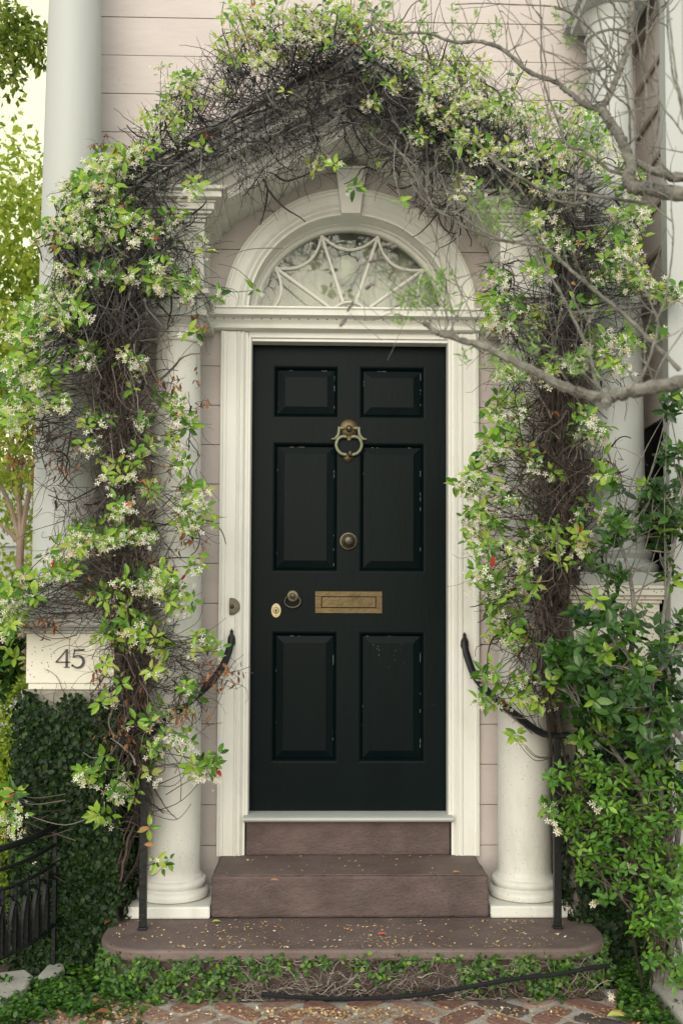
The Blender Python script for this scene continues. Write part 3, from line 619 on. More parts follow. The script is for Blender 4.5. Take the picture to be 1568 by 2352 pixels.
# ================================================================== jasmine
TUFT_L = """530 60 40 50 12;560 110 60 50 24;620 70 60 50 30;690 60 60 45 30;760 45 60 40 30;830 40 60 40 22;640 20 80 25 18;870 95 60 45 20;520 20 15 20 3;600 120 60 30 12;700 100 60 30 14;780 90 60 30 14
440 180 50 25 14;400 210 40 30 14;430 250 50 25 12;370 280 45 30 18;400 310 40 20 9;500 200 30 20 4;380 160 20 15 2;650 205 12 12 1;460 335 20 12 2
270 370 60 30 34;330 355 30 25 14;230 400 50 35 28;200 440 50 35 30;160 490 50 40 34;270 440 60 25 16;290 500 60 30 34;230 530 60 35 28;130 540 35 40 18;330 540 30 20 10;170 420 30 20 8
455 430 25 20 5;410 490 30 15 4;465 570 14 25 3;405 545 12 10 1;400 500 20 12 2;440 545 12 10 1
250 620 60 30 16;180 640 50 40 18;310 640 60 35 24;385 660 50 25 14;120 690 50 50 30;70 760 55 50 34;150 720 50 40 18;55 850 55 50 36;110 850 40 50 14;45 940 45 40 24;120 920 30 30 7;420 650 30 30 7;588 662 7 8 1;500 690 10 18 2;440 760 18 10 2;350 600 40 20 6
205 820 40 20 9;300 820 22 30 5;300 870 15 25 3;390 930 35 30 8;230 960 40 25 8;320 980 30 25 7;410 990 40 30 8;215 1030 40 25 8;290 1080 50 30 12;400 1050 40 30 4;330 1030 25 20 4
340 1130 35 25 7;430 1140 50 30 9;480 1180 18 22 3;270 1170 40 30 12;210 1240 50 40 16;150 1280 50 40 14;110 1330 60 35 14;270 1240 50 25 12;330 1220 30 20 5;440 1210 40 20 7
50 1380 40 35 16;20 1370 20 40 8;30 1420 30 35 12;220 1370 40 20 8;330 1330 50 25 14;390 1340 60 40 22;270 1390 40 20 10;310 1430 40 20 12;440 1290 28 14 3;410 1380 40 20 6
250 1460 30 25 6;300 1460 60 20 10;370 1490 20 22 4;350 1530 20 20 4;455 1470 45 30 7;495 1485 22 16 3;240 1600 22 18 3;250 1530 14 20 2;430 1600 30 28 7;290 1570 20 20 2
380 1640 25 20 4;330 1650 20 20 3;210 1780 35 22 8;250 1760 40 28 9;290 1800 40 36 11;340 1740 28 36 8;400 1700 50 28 8;465 1765 50 22 9;230 1870 20 14 3;250 1885 20 14 3;375 1980 22 18 3;340 1900 10 10 1;495 1745 20 14 3
20 1840 22 36 8;30 1875 26 26 5;60 1950 30 14 2"""
TUFT_R = """930 100 60 50 16;960 180 70 50 28;900 170 60 40 12;1050 170 80 50 26;1130 200 80 50 28;1010 250 70 40 28;1090 270 70 45 36;1170 270 70 40 32;1250 270 60 45 24;1320 280 45 40 18;1370 320 45 40 18;860 240 28 20 5;850 300 20 20 2;970 290 40 30 12;1000 320 30 14 4;1080 340 60 30 18;1180 340 70 30 22;1260 350 60 30 18;1320 360 50 30 16;1420 400 50 40 16;1430 460 40 40 14
1060 430 40 28 8;1200 410 40 25 7;1270 440 50 30 12;1250 500 40 20 6;1270 540 40 30 12;1300 580 50 25 14;1380 560 60 40 20;1455 510 35 50 18;1370 630 50 30 14;1440 600 40 40 14;1470 660 45 28 16;1530 670 36 22 12;1240 620 30 20 5;1140 650 28 32 10;1130 690 26 18 6;1180 700 20 14 3;1220 730 50 28 12;1350 700 40 28 9;1370 780 45 25 9;1290 700 20 14 2
750 378 32 16 5;815 435 12 20 2;722 378 10 10 1;868 365 12 8 1;920 468 10 12 1
1140 740 32 28 9;1170 830 40 36 12;1240 850 50 20 8;1310 830 40 20 6;1400 830 36 28 7;1440 790 36 28 7;1500 760 25 20 3
1140 930 32 28 12;1190 940 28 28 6;1150 1000 42 32 16;1130 1050 42 28 12;1210 1060 28 28 6;1330 950 28 25 6;1320 990 40 20 7;1370 990 28 20 6;1390 1060 20 16 3;1070 1100 32 28 11;1120 1130 38 28 10;1270 1090 20 20 3;1380 1090 28 32 9;1480 1110 22 12 3
1085 1170 36 28 10;1110 1210 38 28 11;1190 1150 36 18 5;1350 1170 38 28 8;1230 1220 50 26 12;1290 1230 55 28 20;1200 1260 46 22 11;1340 1250 28 22 8;1100 1250 32 28 9;1190 1300 46 22 8;1290 1300 20 14 3
1110 1320 46 24 11;1160 1350 46 28 11;1180 1400 36 18 4;1130 1400 28 26 7;1220 1350 16 12 2;1150 1450 28 18 5;1200 1470 28 18 5;1290 1500 14 18 2
1130 1540 42 18 8;1170 1590 48 22 11;1120 1610 26 16 4;1220 1560 36 18 7;1240 1620 28 18 6;1190 1690 16 12 3;1255 1850 14 18 4;1320 1700 20 14 3;1400 1640 14 10 2"""
DEAD_L = """430 870 40 25 7;455 930 30 16 5;140 1060 50 25 10;40 1060 36 18 12;450 1260 30 18 7;100 1430 80 16 14;485 1565 45 34 18;440 1640 36 26 12;230 1560 30 40 6;280 1690 45 28 18;535 1540 14 10 4;165 640 24 14 6;400 1030 40 22 6;380 1100 40 50 8;250 340 40 20 8;120 560 30 30 8;70 1000 50 30 10;470 760 14 14 3;440 720 20 14 3;320 1600 30 40 8;350 1270 40 30 6;200 1350 60 30 8;490 320 8 8 1;440 240 14 10 3"""
DEAD_R = """1180 1430 40 40 5;1220 1000 60 80 6;1290 870 40 30 4;1160 770 20 20 2;1300 600 60 60 6"""
SKEL_L = [[(285,560),(268,700),(262,850),(280,1000),(292,1150),(288,1300),(300,1450),(303,1600)],[(240,540),(330,430),(480,330),(620,245),(750,180),(815,150)],[(150,560),(200,640),(250,760)]]
SKEL_R = [[(815,170),(950,255),(1100,340),(1250,420),(1320,520)],[(1310,540),(1292,700),(1288,850),(1278,1000),(1290,1150),(1280,1300),(1265,1450),(1262,1580)]]
# bare tangles: (polyline, half width, twigs, along/hang, depth)
TANG_L = [([(560,320),(700,285),(815,270)],42,130,1),([(285,580),(268,700),(262,850),(280,1000)],74,620,0),([(280,1000),(292,1150),(288,1300),(300,1450)],62,420,0),([(300,1450),(305,1650),(322,1820)],46,230,0),
          ([(240,520),(330,430),(480,330)],55,300,1),([(480,330),(620,240),(750,175),(820,150)],80,820,1),([(420,470),(440,600),(430,700)],45,110,1),([(330,440),(340,560),(330,690)],60,260,1),
          ([(520,190),(640,130),(780,110),(860,130)],45,300,2),([(330,380),(440,270),(560,190)],35,220,2),([(180,560),(170,700),(190,800)],55,220,1),([(130,900),(150,1050),(170,1250)],45,150,1),([(420,900),(430,1060),(440,1240)],30,60,1),
          ([(60,1000),(160,1040)],35,60,1),([(80,1395),(230,1385),(420,1500),(500,1560)],26,200,3),([(100,1340),(260,1300)],40,110,3),([(540,400),(640,380),(740,330)],40,80,1),([(240,1500),(260,1650)],40,60,1),([(390,1500),(420,1620)],35,80,1)]
TANG_R = [([(815,270),(920,300),(1050,390)],42,130,1),([(1310,560),(1292,700),(1288,850),(1278,1000)],66,620,0),([(1278,1000),(1292,1150),(1280,1300)],55,480,0),([(1280,1300),(1262,1450),(1240,1560)],58,330,0),
          ([(820,150),(950,250),(1080,330)],80,720,1),([(1080,330),(1250,430),(1350,530)],75,480,1),([(850,330),(960,400),(1080,500)],40,150,1),([(1150,560),(1160,700),(1170,800)],40,120,1),
          ([(860,110),(1000,180),(1200,280)],50,160,2),([(1420,560),(1440,700),(1400,900)],40,80,1),([(1180,850),(1200,1000),(1190,1150)],35,90,1),([(1140,1250),(1180,1400),(1190,1500)],35,100,1),([(1400,1020),(1420,1120)],30,30,1)]
FRONT_Y = -.62
def plen(pl):
    return [0]+list(np.cumsum([math.hypot(pl[i+1][0]-pl[i][0], pl[i+1][1]-pl[i][1]) for i in range(len(pl)-1)]))
def ppt(pl, t):
    L = plen(pl); d = t*L[-1]
    for i in range(len(pl)-1):
        if d <= L[i+1] or i == len(pl)-2:
            f_ = (d-L[i])/(L[i+1]-L[i]); return (pl[i][0]+(pl[i+1][0]-pl[i][0])*f_, pl[i][1]+(pl[i+1][1]-pl[i][1])*f_, math.atan2(pl[i+1][1]-pl[i][1], pl[i+1][0]-pl[i][0]))
def twig(mb, p, d, L, r, n=7, wob=.35, grav=0, up=0, rr=None):
    pts = [Vector(p)]; d = Vector(d).normalized(); c = rvec()*wob*.5; st = L/n
    for i in range(n):
        d = (d+c*.75+rvec()*wob*.28+Vector((0, 0, -grav+up))*.3).normalized()
        if random.random() < .3: c = rvec()*wob*.75
        q = pts[-1]+d*st
        if q.y > -.02: q.y = -.02
        pts.append(q)
    mb.tube(pts, [r, r*.45], 3, rr if rr is not None else random.random(), cap=False)
    return pts
def tuft(lf, fl, p, s, nl, nf, warm):
    ax = Vector((G(.35), -1, .35+G(.35))).normalized(); a = ax.orthogonal().normalized(); b = ax.cross(a); ph = R_(0, 6.28)
    hue = min(1, max(0, random.betavariate(2.2, 2.2)+warm))
    for i in range(nl):
        t = ph+i*(2*PI/nl)*1.0+G(.35); rad = a*math.cos(t)+b*math.sin(t)
        d = (rad+ax*R_(.05, .7)+Vector((0, 0, -.15))).normalized()
        L = s*R_(.034, .058); 
        h = min(.968, max(0, hue+G(.13)))
        if random.random() < .005: h = .99
        lf.leaf(p+rad*.006, d, ax+rvec()*.35, L, L*R_(.42, .52), h, .28, R_(.05, .4))
    if nf:
        c = p+Vector((G(.012), -.012, -R_(.012, .034)))
        for i in range(nf):
            q = c+Vector((G(.020), G(.013)-.008, G(.016))); n_ = (ax*.8+rvec()*.75)
            fl.flower(q, n_, s*(R_(.010, .0175) if random.random() < .8 else R_(.005, .009)), random.random())
def parse(t):
    return [tuple(map(float, x.split())) for ln in t.split('\n') for x in ln.split(';')]
def vine(label, tufts, dead, skel, tang, basex):
    root = thing('star_jasmine', label, 'climbing vine', (basex, -.5, 0))
    st_, lf, fl, dd, tk = MB(), MB(), MB(), MB(), MB()
    # woody leaders
    S3 = []
    for j, pl in enumerate(skel):
        for k in range(8 if j != 2 else 3):
            thin = pl[-1][1] < 1500; y0 = R_(-.6, -.3); off = G(18 if not thin else 34); pts = []
            for i, (u, v) in enumerate(pl):
                pts.append(at(u+off*(1 if v < 1450 else .5)+G(9), v+G(6), y0+G(.04)))
            if pl[-1][1] > 1500:
                sx = -1 if basex < 0 else 1
                for zz, xx in ((.75, .94), (.5, .985), (.25, 1.04), (-.02, 1.07)): pts.append(Vector((sx*xx+G(.018), -.46+G(.02), zz+G(.03))))
            c = smooth_curve(pts, 7); c = [p+rvec()*.004 for p in c]; tk.tube(c, [R_(.005, .012), R_(.003, .006)] if not thin else [R_(.003, .005), .002], 6, random.random()*.9)
            if k < 3: S3.append(c)
    # bare tangle
    for (pl, hw, n, mode) in tang:
        for k in range(n):
            u, v, a = ppt(pl, random.random()); o = G(.5)*hw; u += -math.sin(a)*o; v += math.cos(a)*o
            y = R_(-.72, -.22) if mode == 0 else (R_(-.62, -.30) if mode != 2 else R_(-.6, -.25)); core = abs(o)/hw
            p = at(u, v, y)
            if mode == 0: d = Vector((G(.35), G(.25), random.choice((-1, 1)))); L = R_(.14, .38); g = 0
            elif mode == 1: d = Vector((G(.8), G(.5), -.5+G(.7))); L = R_(.10, .26); g = .25
            elif mode == 2: d = Vector((G(.6)+(-.25 if u < 815 else .25), -.3+G(.4), 1)); L = R_(.12, .26); g = -.1
            else: d = Vector((random.choice((-1, 1)), G(.4), G(.5)-.2)); L = R_(.12, .3); g = .1
            lim = 1.0 if v < 700 else .55
            r = R_(.0012, .0026) if random.random() < .88 else R_(.003, .0065)
            twig((st_ if v < 800 else tb), p, d, L, min(r, .0022) if mode == 3 else r, 8, (.85 if mode else .75), g, rr=random.random())
    # leafy, flowering tufts with the twigs that carry them
    allp = [p for c in S3 for p in c]
    for (u, v, ru, rv, n) in parse(tufts):
        for k in range(int(n*(.78 if v < 620 else .9)+.5)):
            a = R_(0, 6.28); q = math.sqrt(random.random()); uu, vv = u+ru*q*math.cos(a), v+rv*q*math.sin(a)
            y = R_(-.80, -.42) if 700 < v or n > 8 else R_(-.7, -.5)
            if v < 700: y = R_(-.74, -.36)
            p = at(uu, vv, y)
            top = v < 330
            sm = .8 if top else 1.0
            tuft(lf, fl, p, sm, random.choice((2, 3, 4, 4, 5)), int(random.choice((3, 5, 8, 10, 14, 17) if v < 620 else (2, 4, 6, 8, 12, 15)) if n > 3 else R_(1, 6)) if random.random() < (.8 if v < 1000 else .66) else 0, -.02 if v > 250 else .12)
            # carrying twig
            near = min(random.sample(allp, min(24, len(allp))), key=lambda s: (s-p).length)
            dd_ = near-p
            if dd_.length > .34: dd_ = dd_.normalized()*.34*R_(.6, 1)
            e = p+dd_+rvec()*.03; mdl = (p+e)/2+rvec()*.03+Vector((0, 0, -.02 if not top else -.04))
            c = smooth_curve([p, mdl, e], 5)
            c = [Vector((x.x, min(x.y, -.02), x.z)) for x in c]
            (st_ if v < 800 else tb).tube(c, [.0013, .0026], 3, random.random(), cap=False)
    for (u, v, ru, rv, n) in parse(dead):
        for k in range(int(n)):
            p = at(u+G(ru*.5), v+G(rv*.5), R_(-.75, -.45)); pts = twig(tb, p, rvec()+Vector((0, 0, .4)), R_(.05, .12), .0013, 5, .5, 0)
            for i in range(random.choice((1, 2, 3))):
                q = random.choice(pts); L = R_(.018, .038); dd.leaf(q, Vector((G(.4), G(.3)-.2, -1)), rvec(), L, L*R_(.35, .6), random.random(), .6, R_(-.5, .8))
    return root, st_, lf, fl, dd, tk
for (lab, tf, de, sk, ta, bx_) in (('star jasmine climbing left of the door, over the pedestal numbered 45', TUFT_L, DEAD_L, SKEL_L, TANG_L, -.93), ('star jasmine climbing right of the door, behind the bare branches', TUFT_R, DEAD_R, SKEL_R, TANG_R, .87)):
    tb = MB()
    root, st_, lf, fl, dd, tk = vine(lab, tf, de, sk, ta, bx_)
    # long wandering shoots
    if bx_ < 0:
        for P in ([(470,640),(430,560),(500,500),(520,420)],[(585,660),(540,620),(500,600)],[(650,570),(570,580),(520,590)],[(445,1850),(400,1880),(345,1870)],[(470,1680),(510,1600),(500,1560)],[(400,1780),(430,1720),(470,1670),(515,1660)],[(60,1450),(150,1440),(240,1440)],[(570,1535),(520,1545),(450,1520)],[(345,1870),(330,1950),(360,1985)],[(420,1840),(420,1790),(400,1740)],[(325,1905),(300,1890),(285,1892)]):
            c = smooth_curve([at(u+G(3), v+G(3), R_(-.6, -.5)) for u, v in P], 7); tb.tube(c, [.0025, .0015], 4, .9)
        for u, v in ((355, 1940), (320, 1905), (345, 1903)):
            p = at(u, v, -.6); dd.leaf(p, Vector((R_(-1, 1), -.3, .1)), Vector((0, -1, .3)), .045, .02, .99, .2, .1)
    tk.build('trunk', 'twigb', root, smooth=SM); tag(st_.build('twigs', 'twig', root), kind='stuff'); tag(tb.build('brown_twigs', 'twigb', root), kind='stuff')
    tag(lf.build('foliage', 'jas', root), kind='stuff'); tag(fl.build('flowers', 'petal', root), kind='stuff'); tag(dd.build('dead_leaves', 'dead', root), kind='stuff')
# ================================================================== creeping fig
def figwall(lf, tw, P0, du, dv, nrm, n, s=(.018, .036), mask=None, bright=0):
    for k in range(n):
        a, b = random.random(), random.random()
        if mask and not mask(a, b): continue
        p = P0+du*a+dv*b+nrm*(R_(.004, .03)+.05*abs(math.sin(a*23+b*9)*math.sin(b*17-a*5))*random.random()); L = R_(*s)
        d = (du.normalized()*G(1)+dv.normalized()*G(1)+nrm*R_(.1, .8)+Vector((0, 0, -.3))).normalized()
        lf.leaf(p, d, nrm+rvec()*.6, L, L*R_(.6, .8), min(1, max(0, random.betavariate(2, 2.5)+bright)), .15, .15)
    for k in range(n//45):
        a, b = random.random(), random.random()
        if mask and not mask(a, b): continue
        p = P0+du*a+dv*b+nrm*.01; q = Vector(p); pts = [q]; d = du.normalized()*G(1)+dv.normalized()*G(1)
        for i in range(5): d = (d+du.normalized()*G(.5)+dv.normalized()*G(.5)).normalized(); pts.append(pts[-1]+d*.03+nrm*G(.004))
        tw.tube(pts, [.002, .001], 3, random.random(), cap=False)
V3 = Vector
fg = thing('creeping_fig', 'shade-tinted creeping fig clothing the pedestal under the number 45', 'climber', (-1.25, -.45, 0))
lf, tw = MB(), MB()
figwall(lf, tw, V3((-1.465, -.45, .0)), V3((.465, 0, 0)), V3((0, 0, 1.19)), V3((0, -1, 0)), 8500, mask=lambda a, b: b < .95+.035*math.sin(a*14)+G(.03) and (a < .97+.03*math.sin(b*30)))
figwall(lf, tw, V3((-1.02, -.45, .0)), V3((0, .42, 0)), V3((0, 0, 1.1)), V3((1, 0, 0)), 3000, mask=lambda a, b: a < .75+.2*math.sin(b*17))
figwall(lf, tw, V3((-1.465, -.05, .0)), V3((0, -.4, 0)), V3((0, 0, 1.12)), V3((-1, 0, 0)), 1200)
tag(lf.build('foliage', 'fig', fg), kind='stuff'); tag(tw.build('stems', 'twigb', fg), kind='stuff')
fg = thing('creeping_fig', 'shade-tinted creeping fig on the wall foot behind the right-hand shrub', 'climber', (1.2, -.45, 0))
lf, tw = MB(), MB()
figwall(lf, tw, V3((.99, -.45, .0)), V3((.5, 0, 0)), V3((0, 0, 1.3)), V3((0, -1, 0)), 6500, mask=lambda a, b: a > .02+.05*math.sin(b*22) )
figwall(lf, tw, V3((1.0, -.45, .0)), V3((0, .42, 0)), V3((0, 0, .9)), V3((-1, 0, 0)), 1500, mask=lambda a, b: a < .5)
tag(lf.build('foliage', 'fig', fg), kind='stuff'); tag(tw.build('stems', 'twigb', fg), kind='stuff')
# fig along the front of the lower step, with bare roots
fg = thing('creeping_fig', 'creeping fig and bare pale roots hanging on the lowest step', 'climber', (0, -.82, 0))
lf, tw = MB(), MB()
def cov(x):    # how far down the leaves reach (0 none, 1 to the ground)
    return max(0, min(1, {0: 1}.get(0)*(1.15 if x < -.55 else (.95-(x+.55)*2.2 if x < -.2 else (.35 if x < .05 else (.42 if x < .3 else (.1 if x < .42 else (.75 if x < .78 else .9))))))+.18*math.sin(x*19)+.1*math.sin(x*47)))
for k in range(9500):
    x = R_(-1.06, 1.10); yf = -.80 if abs(x) < .84 else -.80+(abs(x)-.84)**2*3.6
    c = cov(x); b = random.random()
    if math.sin(x*37+b*7)+math.sin(x*83-b*11)*.8 < -.35: continue
    if b > c and random.random() > .03: continue
    if random.random() > (.95 if x < -.3 or x > .45 else .6): continue
    p = V3((x, yf-R_(0, .045+.05*b), .165-b*.175+G(.004))); L = R_(.013, .026)
    lf.leaf(p, V3((G(1), -R_(.2, 1), G(.8)-.1)), V3((G(.4), -1, .5)), L, L*.7, min(1, max(0, random.betavariate(2, 2)+.1)), .15, .15)
for k in range(1000):
    x = R_(-.75, 1.0); dens = 1-cov(x)*.8
    if random.random() > dens+.1: continue
    z = .15*random.random()**1.3; p = V3((x, -.83-(.15-z)*.14-R_(0, .02), z)); pts = [p]; d = V3((random.choice((-1, 1)), 0, G(.5)-.15))
    for i in range(6):
        d = (d+V3((G(.4), 0, G(.55)))).normalized(); q = pts[-1]+d*R_(.012, .028); q.z = max(.002, min(.155, q.z)); q.y = -.83-(.15-q.z)*.14-R_(0, .018); pts.append(q)
    tw.tube(pts, [R_(.0012, .0026), .0009], 3, R_(.5, 1) if random.random() < .6 else R_(0, .5), cap=False)
tag(lf.build('foliage', 'figl', fg), kind='stuff')
MT['root'] = ramp_mat('pale_root', [(0, (.04, .03, .025)), (.6, (.13, .10, .08)), (1, (.34, .3, .26))], .85)
tag(tw.build('roots', 'root', fg), kind='stuff')
m = MB()
for k in range(70):
    x = R_(-.95, 1.0); m.ball((x, -.815-R_(0, .02), R_(-.01, .02)), R_(.02, .05), R_(.015, .025), R_(.012, .025), 8, .2)
tag(m.build('soil_bank', 'soil', smooth=True), 'low bank of soil and roots below the lowest step', 'soil', kind='structure')
# ground ivy either side
def ground_cover(label, regs, n, matn, s=(.014, .028), h=.05):
    lf = MB(); k = 0
    for (u0, u1, v0, v1, w_) in regs:
        for i in range(int(n*w_)):
            u, v = R_(u0, u1), R_(v0, v1)
            d = RT*((u-784)/F)+UP*(-(v-1176)/F+SHY)+fwd; t = (0-CAM.z)/d.z; p = CAM+d*t
            cl = math.sin(p.x*17+3)*math.sin(p.y*13)+math.sin(p.x*31+p.y*23)*.6
            if cl < -.25 and random.random() < .85: continue
            p.z = R_(0, h)*(.6+.4*max(0, cl)); L = R_(*s)
            lf.leaf(p, V3((G(1), G(1)-.2, R_(0, .6))), V3((G(.4), -.4, 1)), L, L*.72, min(1, max(0, random.betavariate(2, 2.2))), .15, .15)
    return tag(lf.build('ground_ivy', matn), label, 'ground cover', kind='stuff')
ground_cover('small-leaved ivy creeping over the stones at the lower left', [(0, 260, 2130, 2210, .35), (0, 130, 2265, 2352, .3), (130, 330, 2180, 2352, .12), (120, 260, 2190, 2330, .3), (230, 400, 2230, 2290, .12)], 9000, 'figl')
ground_cover('ivy running along the kerb stone at the lower right', [(1290, 1460, 2170, 2260, .4), (1420, 1510, 2240, 2352, .4), (1480, 1600, 2330, 2400, .1), (1380, 1568, 2150, 2230, .4)], 5000, 'figl')
# ================================================================== right-hand shrub
def bush(blobs, lf, st, L, Wr, dens, rs, origin, clumps=7):
    for (u, v, ru, rv, y, n) in blobs:
        for k in range(n):
            a = R_(0, 6.28); q = math.sqrt(random.random()); p = at(u+ru*q*math.cos(a), v+rv*q*math.sin(a), y+R_(-.13, .13))
            if p.z < .01: continue
            ax = V3((G(.5), -.7+G(.4), .6+G(.4))).normalized(); aa = ax.orthogonal().normalized(); bb = ax.cross(aa); ph = R_(0, 6); hue = random.betavariate(2, 2.6); m_ = random.randint(clumps-2, clumps)
            for i in range(m_):
                t = ph+i*2.4; rad = aa*math.cos(t)+bb*math.sin(t); ln = R_(*L)
                lf.leaf(p+ax*(i*.006)+rad*.004, (rad+ax*R_(.1, .9)), ax+rvec()*.3, ln, ln*R_(*Wr), min(1, max(0, hue+G(.1)+(i/m_)*.12)), .12, R_(.05, .35))
            o = origin(p)
            if k % 2 == 0:
                mdl = (p+o)/2+rvec()*.03; st.tube(smooth_curve([p, mdl, o], 4), [.0018, .004], 4, random.random(), cap=False)
sh = thing('glossy_shrub', 'dark glossy evergreen shrub growing right of the steps', 'shrub', (1.35, -.85, 0))
lf, st2 = MB(), MB()
stems3 = []
for P in ([(1500,2060,-.8),(1560,1850,-.85),(1500,1700,-.9),(1440,1560,-.9),(1400,1400,-.85),(1390,1260,-.8)],[(1520,2080,-.85),(1590,1800,-.95),(1568,1650,-1.0),(1520,1480,-.95),(1540,1300,-.9),(1568,1100,-.85)],[(1500,2060,-.8),(1480,1860,-.9),(1420,1740,-.95),(1370,1680,-1.0),(1310,1600,-.95)],
          [(1568,1990,-.8),(1500,1700,-.95),(1470,1640,-.95),(1400,1560,-1.0)],[(1568,1480,-1.0),(1500,1560,-1.0),(1460,1680,-.95)],[(1440,1560,-.9),(1455,1420,-.9),(1440,1300,-.85),(1400,1190,-.8)],[(1568,1700,-1.05),(1500,1620,-1.05),(1440,1500,-1.0),(1400,1480,-1.0)]):
    pts = [at(*q) for q in P]
    if P[0][1] > 1950: pts[0].z = -.02
    c = smooth_curve(pts, 7); st2.tube(c, [.013, .004], 6, R_(.8, 1)); stems3 += c
near_ = lambda p: min(random.sample(stems3, 14), key=lambda s: (s-p).length)
SB = [(1410,1130,25,14,-.8,3),(1500,1140,40,24,-.8,9),(1550,1060,34,50,-.8,13),(1548,920,20,50,-.8,10),(1520,1190,50,30,-.85,14),(1430,1215,50,26,-.85,12),(1555,1220,30,50,-.85,12),(1390,1250,24,20,-.85,4),(1500,1240,30,26,-.85,5),
      (1410,1330,36,24,-.9,6),(1380,1300,20,20,-.85,3),(1550,1330,26,30,-.9,4),(1400,1395,40,24,-.9,6),(1350,1430,30,22,-.9,5),(1400,1460,56,34,-.95,13),(1480,1430,40,26,-.9,6),(1550,1450,26,40,-.9,5),
      (1310,1500,50,30,-.95,14),(1380,1540,60,40,-1.0,20),(1450,1550,60,35,-1.0,16),(1520,1520,50,40,-.95,12),(1310,1570,50,35,-.95,16),(1390,1610,60,40,-1.0,20),(1460,1630,60,40,-1.0,20),(1540,1620,40,50,-1.0,16),(1330,1640,40,30,-.95,10),(1420,1690,50,35,-1.0,12),(1500,1720,60,40,-1.0,16),(1550,1780,30,60,-.95,12),
      (1290,1530,40,40,-.9,8),(1350,1690,30,24,-.95,4)]
bush(SB, lf, st2, (.036, .066), (.46, .56), 1, 0, near_, 7)
st2.build('stems', 'bark', sh, smooth=SM); tag(lf.build('foliage', 'shrub', sh), kind='stuff')
sh = thing('spreading_shrub', 'bright fresh-leaved ground shrub spilling beside the steps', 'shrub', (1.35, -.75, 0))
lf, st2 = MB(), MB(); stems3 = []
for P in ([(1480,2300,-.8),(1420,2000,-.85),(1350,1850,-.9),(1290,1780,-.9)],[(1500,2300,-.8),(1480,2100,-.9),(1420,1900,-.95),(1400,1780,-.9)],[(1540,2300,-.8),(1540,2000,-.95),(1500,1850,-1.0)],[(1568,2250,-.9),(1500,2150,-1.0),(1440,2080,-.95),(1330,1950,-.9)]):
    c = smooth_curve([at(*q) for q in P], 7); c[0].z = -.02; st2.tube(c, [.006, .003], 5, random.random()); stems3 += c
CB = [(1290,1790,35,30,-.85,16),(1350,1770,40,30,-.9,20),(1400,1800,50,40,-.9,30),(1330,1850,50,40,-.85,24),(1290,1880,30,40,-.85,12),(1400,1880,60,40,-.9,34),(1470,1800,50,40,-.95,24),(1540,1860,40,60,-.95,26),(1480,1900,60,50,-.95,34),
      (1340,1940,40,40,-.85,20),(1420,1970,60,40,-.9,34),(1500,1980,60,50,-.95,34),(1560,2000,30,60,-.95,20),(1360,2010,40,30,-.85,12),(1430,2060,60,30,-.9,18),(1520,2080,50,50,-1.0,24),(1550,2130,40,50,-1.0,16),(1480,2130,30,40,-.95,14),(1500,2200,30,40,-.95,12),(1548,2230,24,50,-1.0,10),(1460,2090,20,60,-.9,10)]
bush(CB, lf, st2, (.022, .042), (.42, .52), 1, 0, near_, 6)
fl = MB()
for (u, v) in ((1365,1855),(1380,1860),(1450,1995),(1365,2075),(1280,1905),(1270,1890),(1400,2290)):
    for i in range(4): fl.flower(at(u+G(5), v+G(5), -1.0), V3((G(.5), -1, G(.5))), .015, random.random())
st2.build('stems', 'twigb', sh, smooth=SM); tag(lf.build('foliage', 'cover', sh), kind='stuff'); tag(fl.build('flowers', 'petal', sh), kind='stuff')
# ================================================================== bare tree in the foreground, upper right
tr = thing('crape_myrtle', 'bare lichened branches of a young-leaved tree reaching in from the right', 'tree', (2.3, -2.6, 0))
tk, tw, ml, sd_ = MB(), MB(), MB(), MB()
def D(P, y0, y1, r0_, r1_, n=6, keep=True, res=7):
    k = len(P); pts = [at(u, v, y0+(y1-y0)*i/(k-1)) for i, (u, v) in enumerate(P)]
    c = smooth_curve(pts, res); m_ = len(c)
    c = [p+rvec()*r0_*.12 for p in c]
    rad = [(r0_+(r1_-r0_)*i/(m_-1))*(1+.12*math.sin(i*1.7)) for i in range(m_)]
    rad = [q*(.88 if r0_ > .01 else .72) for q in rad]; tk.tube(c, rad, n, .5)
    if keep: BR.append((c, r0_, r1_))
    return c
BR = []
def Z(P): return [(x*.2084+1274, y*.2084) for x, y in P]
def Q(P): return [(x/2+784, y/2) for x, y in P]
t1 = [V3((2.3,-2.6,-.02)), V3((2.28,-2.62,.7)), V3((2.2,-2.6,1.3)), V3((2.05,-2.5,1.75))]
A0 = at(1800, 800, -2.4); B0 = at(1800, 480, -2.2)
tk.tube(smooth_curve(t1+[A0], 8), [.07, .026], 12, .5); tk.tube(smooth_curve([t1[2], V3((2.25,-2.5,1.9)), V3((2.1,-2.3,2.4)), B0], 8), [.05, .024], 10, .5)
D([(1800,800),(1680,850),(1568,877),(1480,893),(1420,905),(1385,913)], -2.4, -2.3, .024, .019, 9)
D([(1385,913),(1340,905),(1280,882),(1230,855),(1180,830),(1130,805),(1090,790),(1040,775),(1005,765),(985,750),(975,742)], -2.3, -2.15, .0175, .007, 8)
D([(1388,905),(1392,920),(1389,930)], -2.3, -2.36, .017, .014, 8, False)
D([(1010,766),(1028,745),(1020,700),(1024,650),(1010,600),(1005,555)], -2.15, -2.1, .0035, .0018)
D([(1015,766),(1000,720),(985,690),(955,680),(920,680)], -2.15, -2.1, .003, .0015)
D([(985,750),(950,735),(900,720),(860,735),(820,733)], -2.15, -2.1, .0025, .001)
D([(1030,770),(1060,690),(1045,640),(1050,560),(1045,500),(1040,450)], -2.15, -2.2, .003, .0012)
D([(1100,792),(1080,720),(1060,660),(1100,620),(1140,560)], -2.2, -2.1, .003, .0012)
